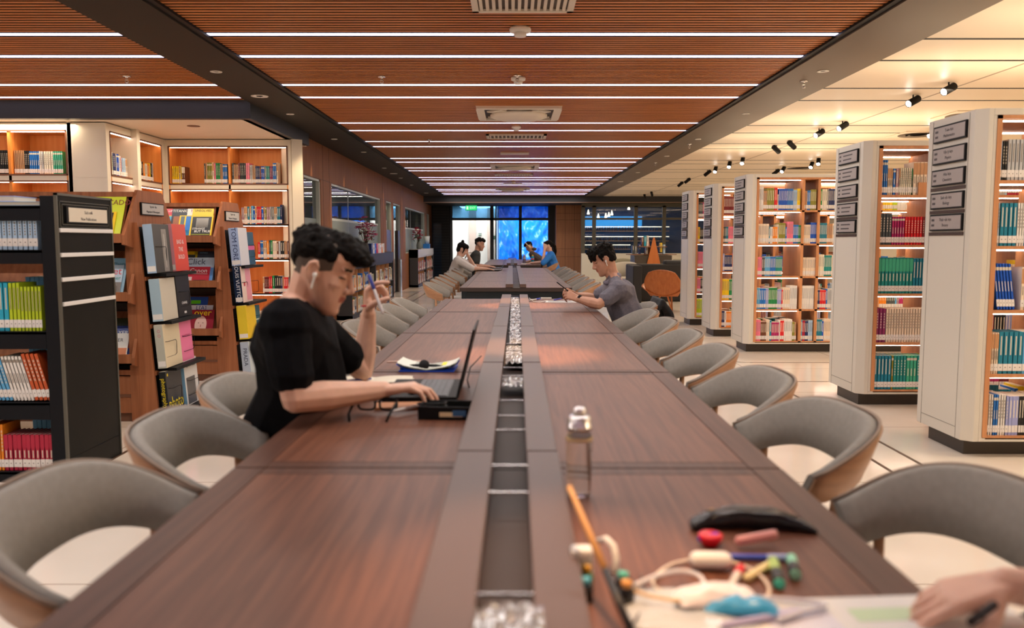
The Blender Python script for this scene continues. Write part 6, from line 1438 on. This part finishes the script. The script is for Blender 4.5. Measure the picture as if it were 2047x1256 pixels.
sheetbag((c.x + .005, c.y - .006, TZ + .0165), .125, .060, .020, mat('tissue_white', (.80, .77, .80), .5), 'tissue_pack', 'white tissue pack on the clear plastic bag', 'tissue pack', 6, R(4))
sheetbag((c.x + .035, c.y - .030, TZ + .0135), .11, .05, .016, C('3c9cd0', .3), 'blue_packet', 'blue packet partly under the white tissue pack', 'packet', 9, R(-6))
cab([(1500, 1195), (1580, 1200), (1650, 1210), (1600, 1225), (1555, 1240)], .0042, 'd8d8e0', 'translucent strap bent into a point right of the blue packet', .012)
pen(on(1440, 1252, TZ + .010), on(1600, 1222, TZ + .012), 'b8b4d8', 'lilac pen below the blue packet', .005)
# papers at the bottom right
o = MB().box(-.22, .22, -.10, .10, 0, .004).done('open_magazine', [M['paper']]); p = on(1760, 1262, TZ); o.location = (p.x, p.y, Z); o.rotation_euler = (0, 0, R(4)); tag(o, 'white printed pages under the reaching hand at the bottom edge', 'paper')
MB().box(-.02, .08, .02, .06, .004, .0045).done('green_print', C('c8e0b8'), o); MB().box(-.15, -.05, -.02, .07, .004, .0045).done('pale_print', C('dcdce8'), o)
pen(on(1935, 1248, TZ + .012), on(1992, 1206, TZ + .05), '2a2426', 'dark pen under the reaching hand', .006)
# --- far tables
def farlaptop(X, Y, rz, label):
    t = thing('laptop', label, 'laptop', (X, Y, Z), rz); MB().box(-.16, .16, -.11, .11, 0, .016).done('base', C('30343a', .4), t)
    A = Matrix.Translation((0, .11, .016)) @ Matrix.Rotation(R(-22), 4, 'X'); l = MB().box(-.16, .16, 0, .006, 0, .21, T=A).done('screen_lid', C('30343a', .35), t); MB().box(-.15, .15, -.001, 0, .01, .2, T=A).done('screen', mat('lit_screen', (.1, .12, .15), .3, emit=(.5, .65, .9), estr=.5), l)
farlaptop(-.30, 15.2, R(-90), 'open laptop in front of the woman in the white top'); farlaptop(-.32, 16.3, R(-90), 'open laptop in front of the man with the bag strap')
farlaptop(.42, 21.0, R(90), 'open laptop in front of the person with headphones')
p = on(967, 541, TZ); o = MB().lathe([(0, 0), (.05, .001), (.05, .02), (.03, .035), (0, .038)], n=16).done('computer_mouse', C('1c34c0', .3), smooth=True); o.location = (p.x, p.y, Z); tag(o, 'bright blue mouse near the elbow of the woman in white', 'mouse')
tag(MB().tube([V3(-.5 + .3 * math.sin(k), 14.75 + .03 * k, TZ + .008) for k in range(9)], .008, 6).done('cable', M['black']), 'tangled black charging cables beside the far laptops', 'cable')
for px, Y, col, capc, lb in ((1064.5, 19.3, '1c98b8', 'e8b020', 'turquoise bottle with a yellow top on the farthest table row'), (1048, 20.0, '8c86a0', 'c8c4d0', 'pale clear bottle left of the turquoise one')):
    x = (px - CX) / FPX * Y; t = thing('drink_bottle', lb, 'bottle', (x, Y, Z)); MB().lathe([(0, 0), (.036, .003), (.038, .15), (.03, .18), (.018, .19)], n=18).done('bottle_body', C(col, .25), t, smooth=True); MB().lathe([(.02, .19), (.02, .215), (0, .217)], n=14).done('bottle_cap', C(capc, .3), t)
    MB().lathe([(.0388, .10), (.0388, .135)], n=18).done('bottle_label', C('d86078' if capc == 'e8b020' else 'a8a4b4'), t)
o = MB().box(-.14, .14, -.10, .10, 0, .012).done('notebook', M['paper']); o.location = (.36, 19.6, Z); tag(o, 'white notebook on the farthest table row near the bottles', 'notebook')
t = thing('earphone_case', 'blue object', 'x'); bpy.data.objects.remove(t)
o = MB().lathe([(0, 0), (.11, .0), (.12, .02), (.10, .08), (.05, .10), (0, .10)], n=20).done('blue_bag', C('1c5cb0', .5), smooth=True); p = on(373, 795, 0); o.location = (-2.30, 6.35, .001); tag(o, 'blue bag lying on the floor behind the nearer magazine rack display', 'bag')

# ================================================================ lettering becomes mesh
bpy.data.scenes.remove(TMP)
bpy.context.view_layer.update()
dg = bpy.context.evaluated_depsgraph_get()
for o in [o for o in SC.objects if o.type == 'FONT']:
    me = bpy.data.meshes.new_from_object(o.evaluated_get(dg)); n = bpy.data.objects.new(o.name.split('.')[0], me); COL.objects.link(n)
    n.parent = o.parent; n.matrix_parent_inverse = o.matrix_parent_inverse.copy(); n.matrix_basis = o.matrix_basis.copy()
    bpy.data.objects.remove(o)
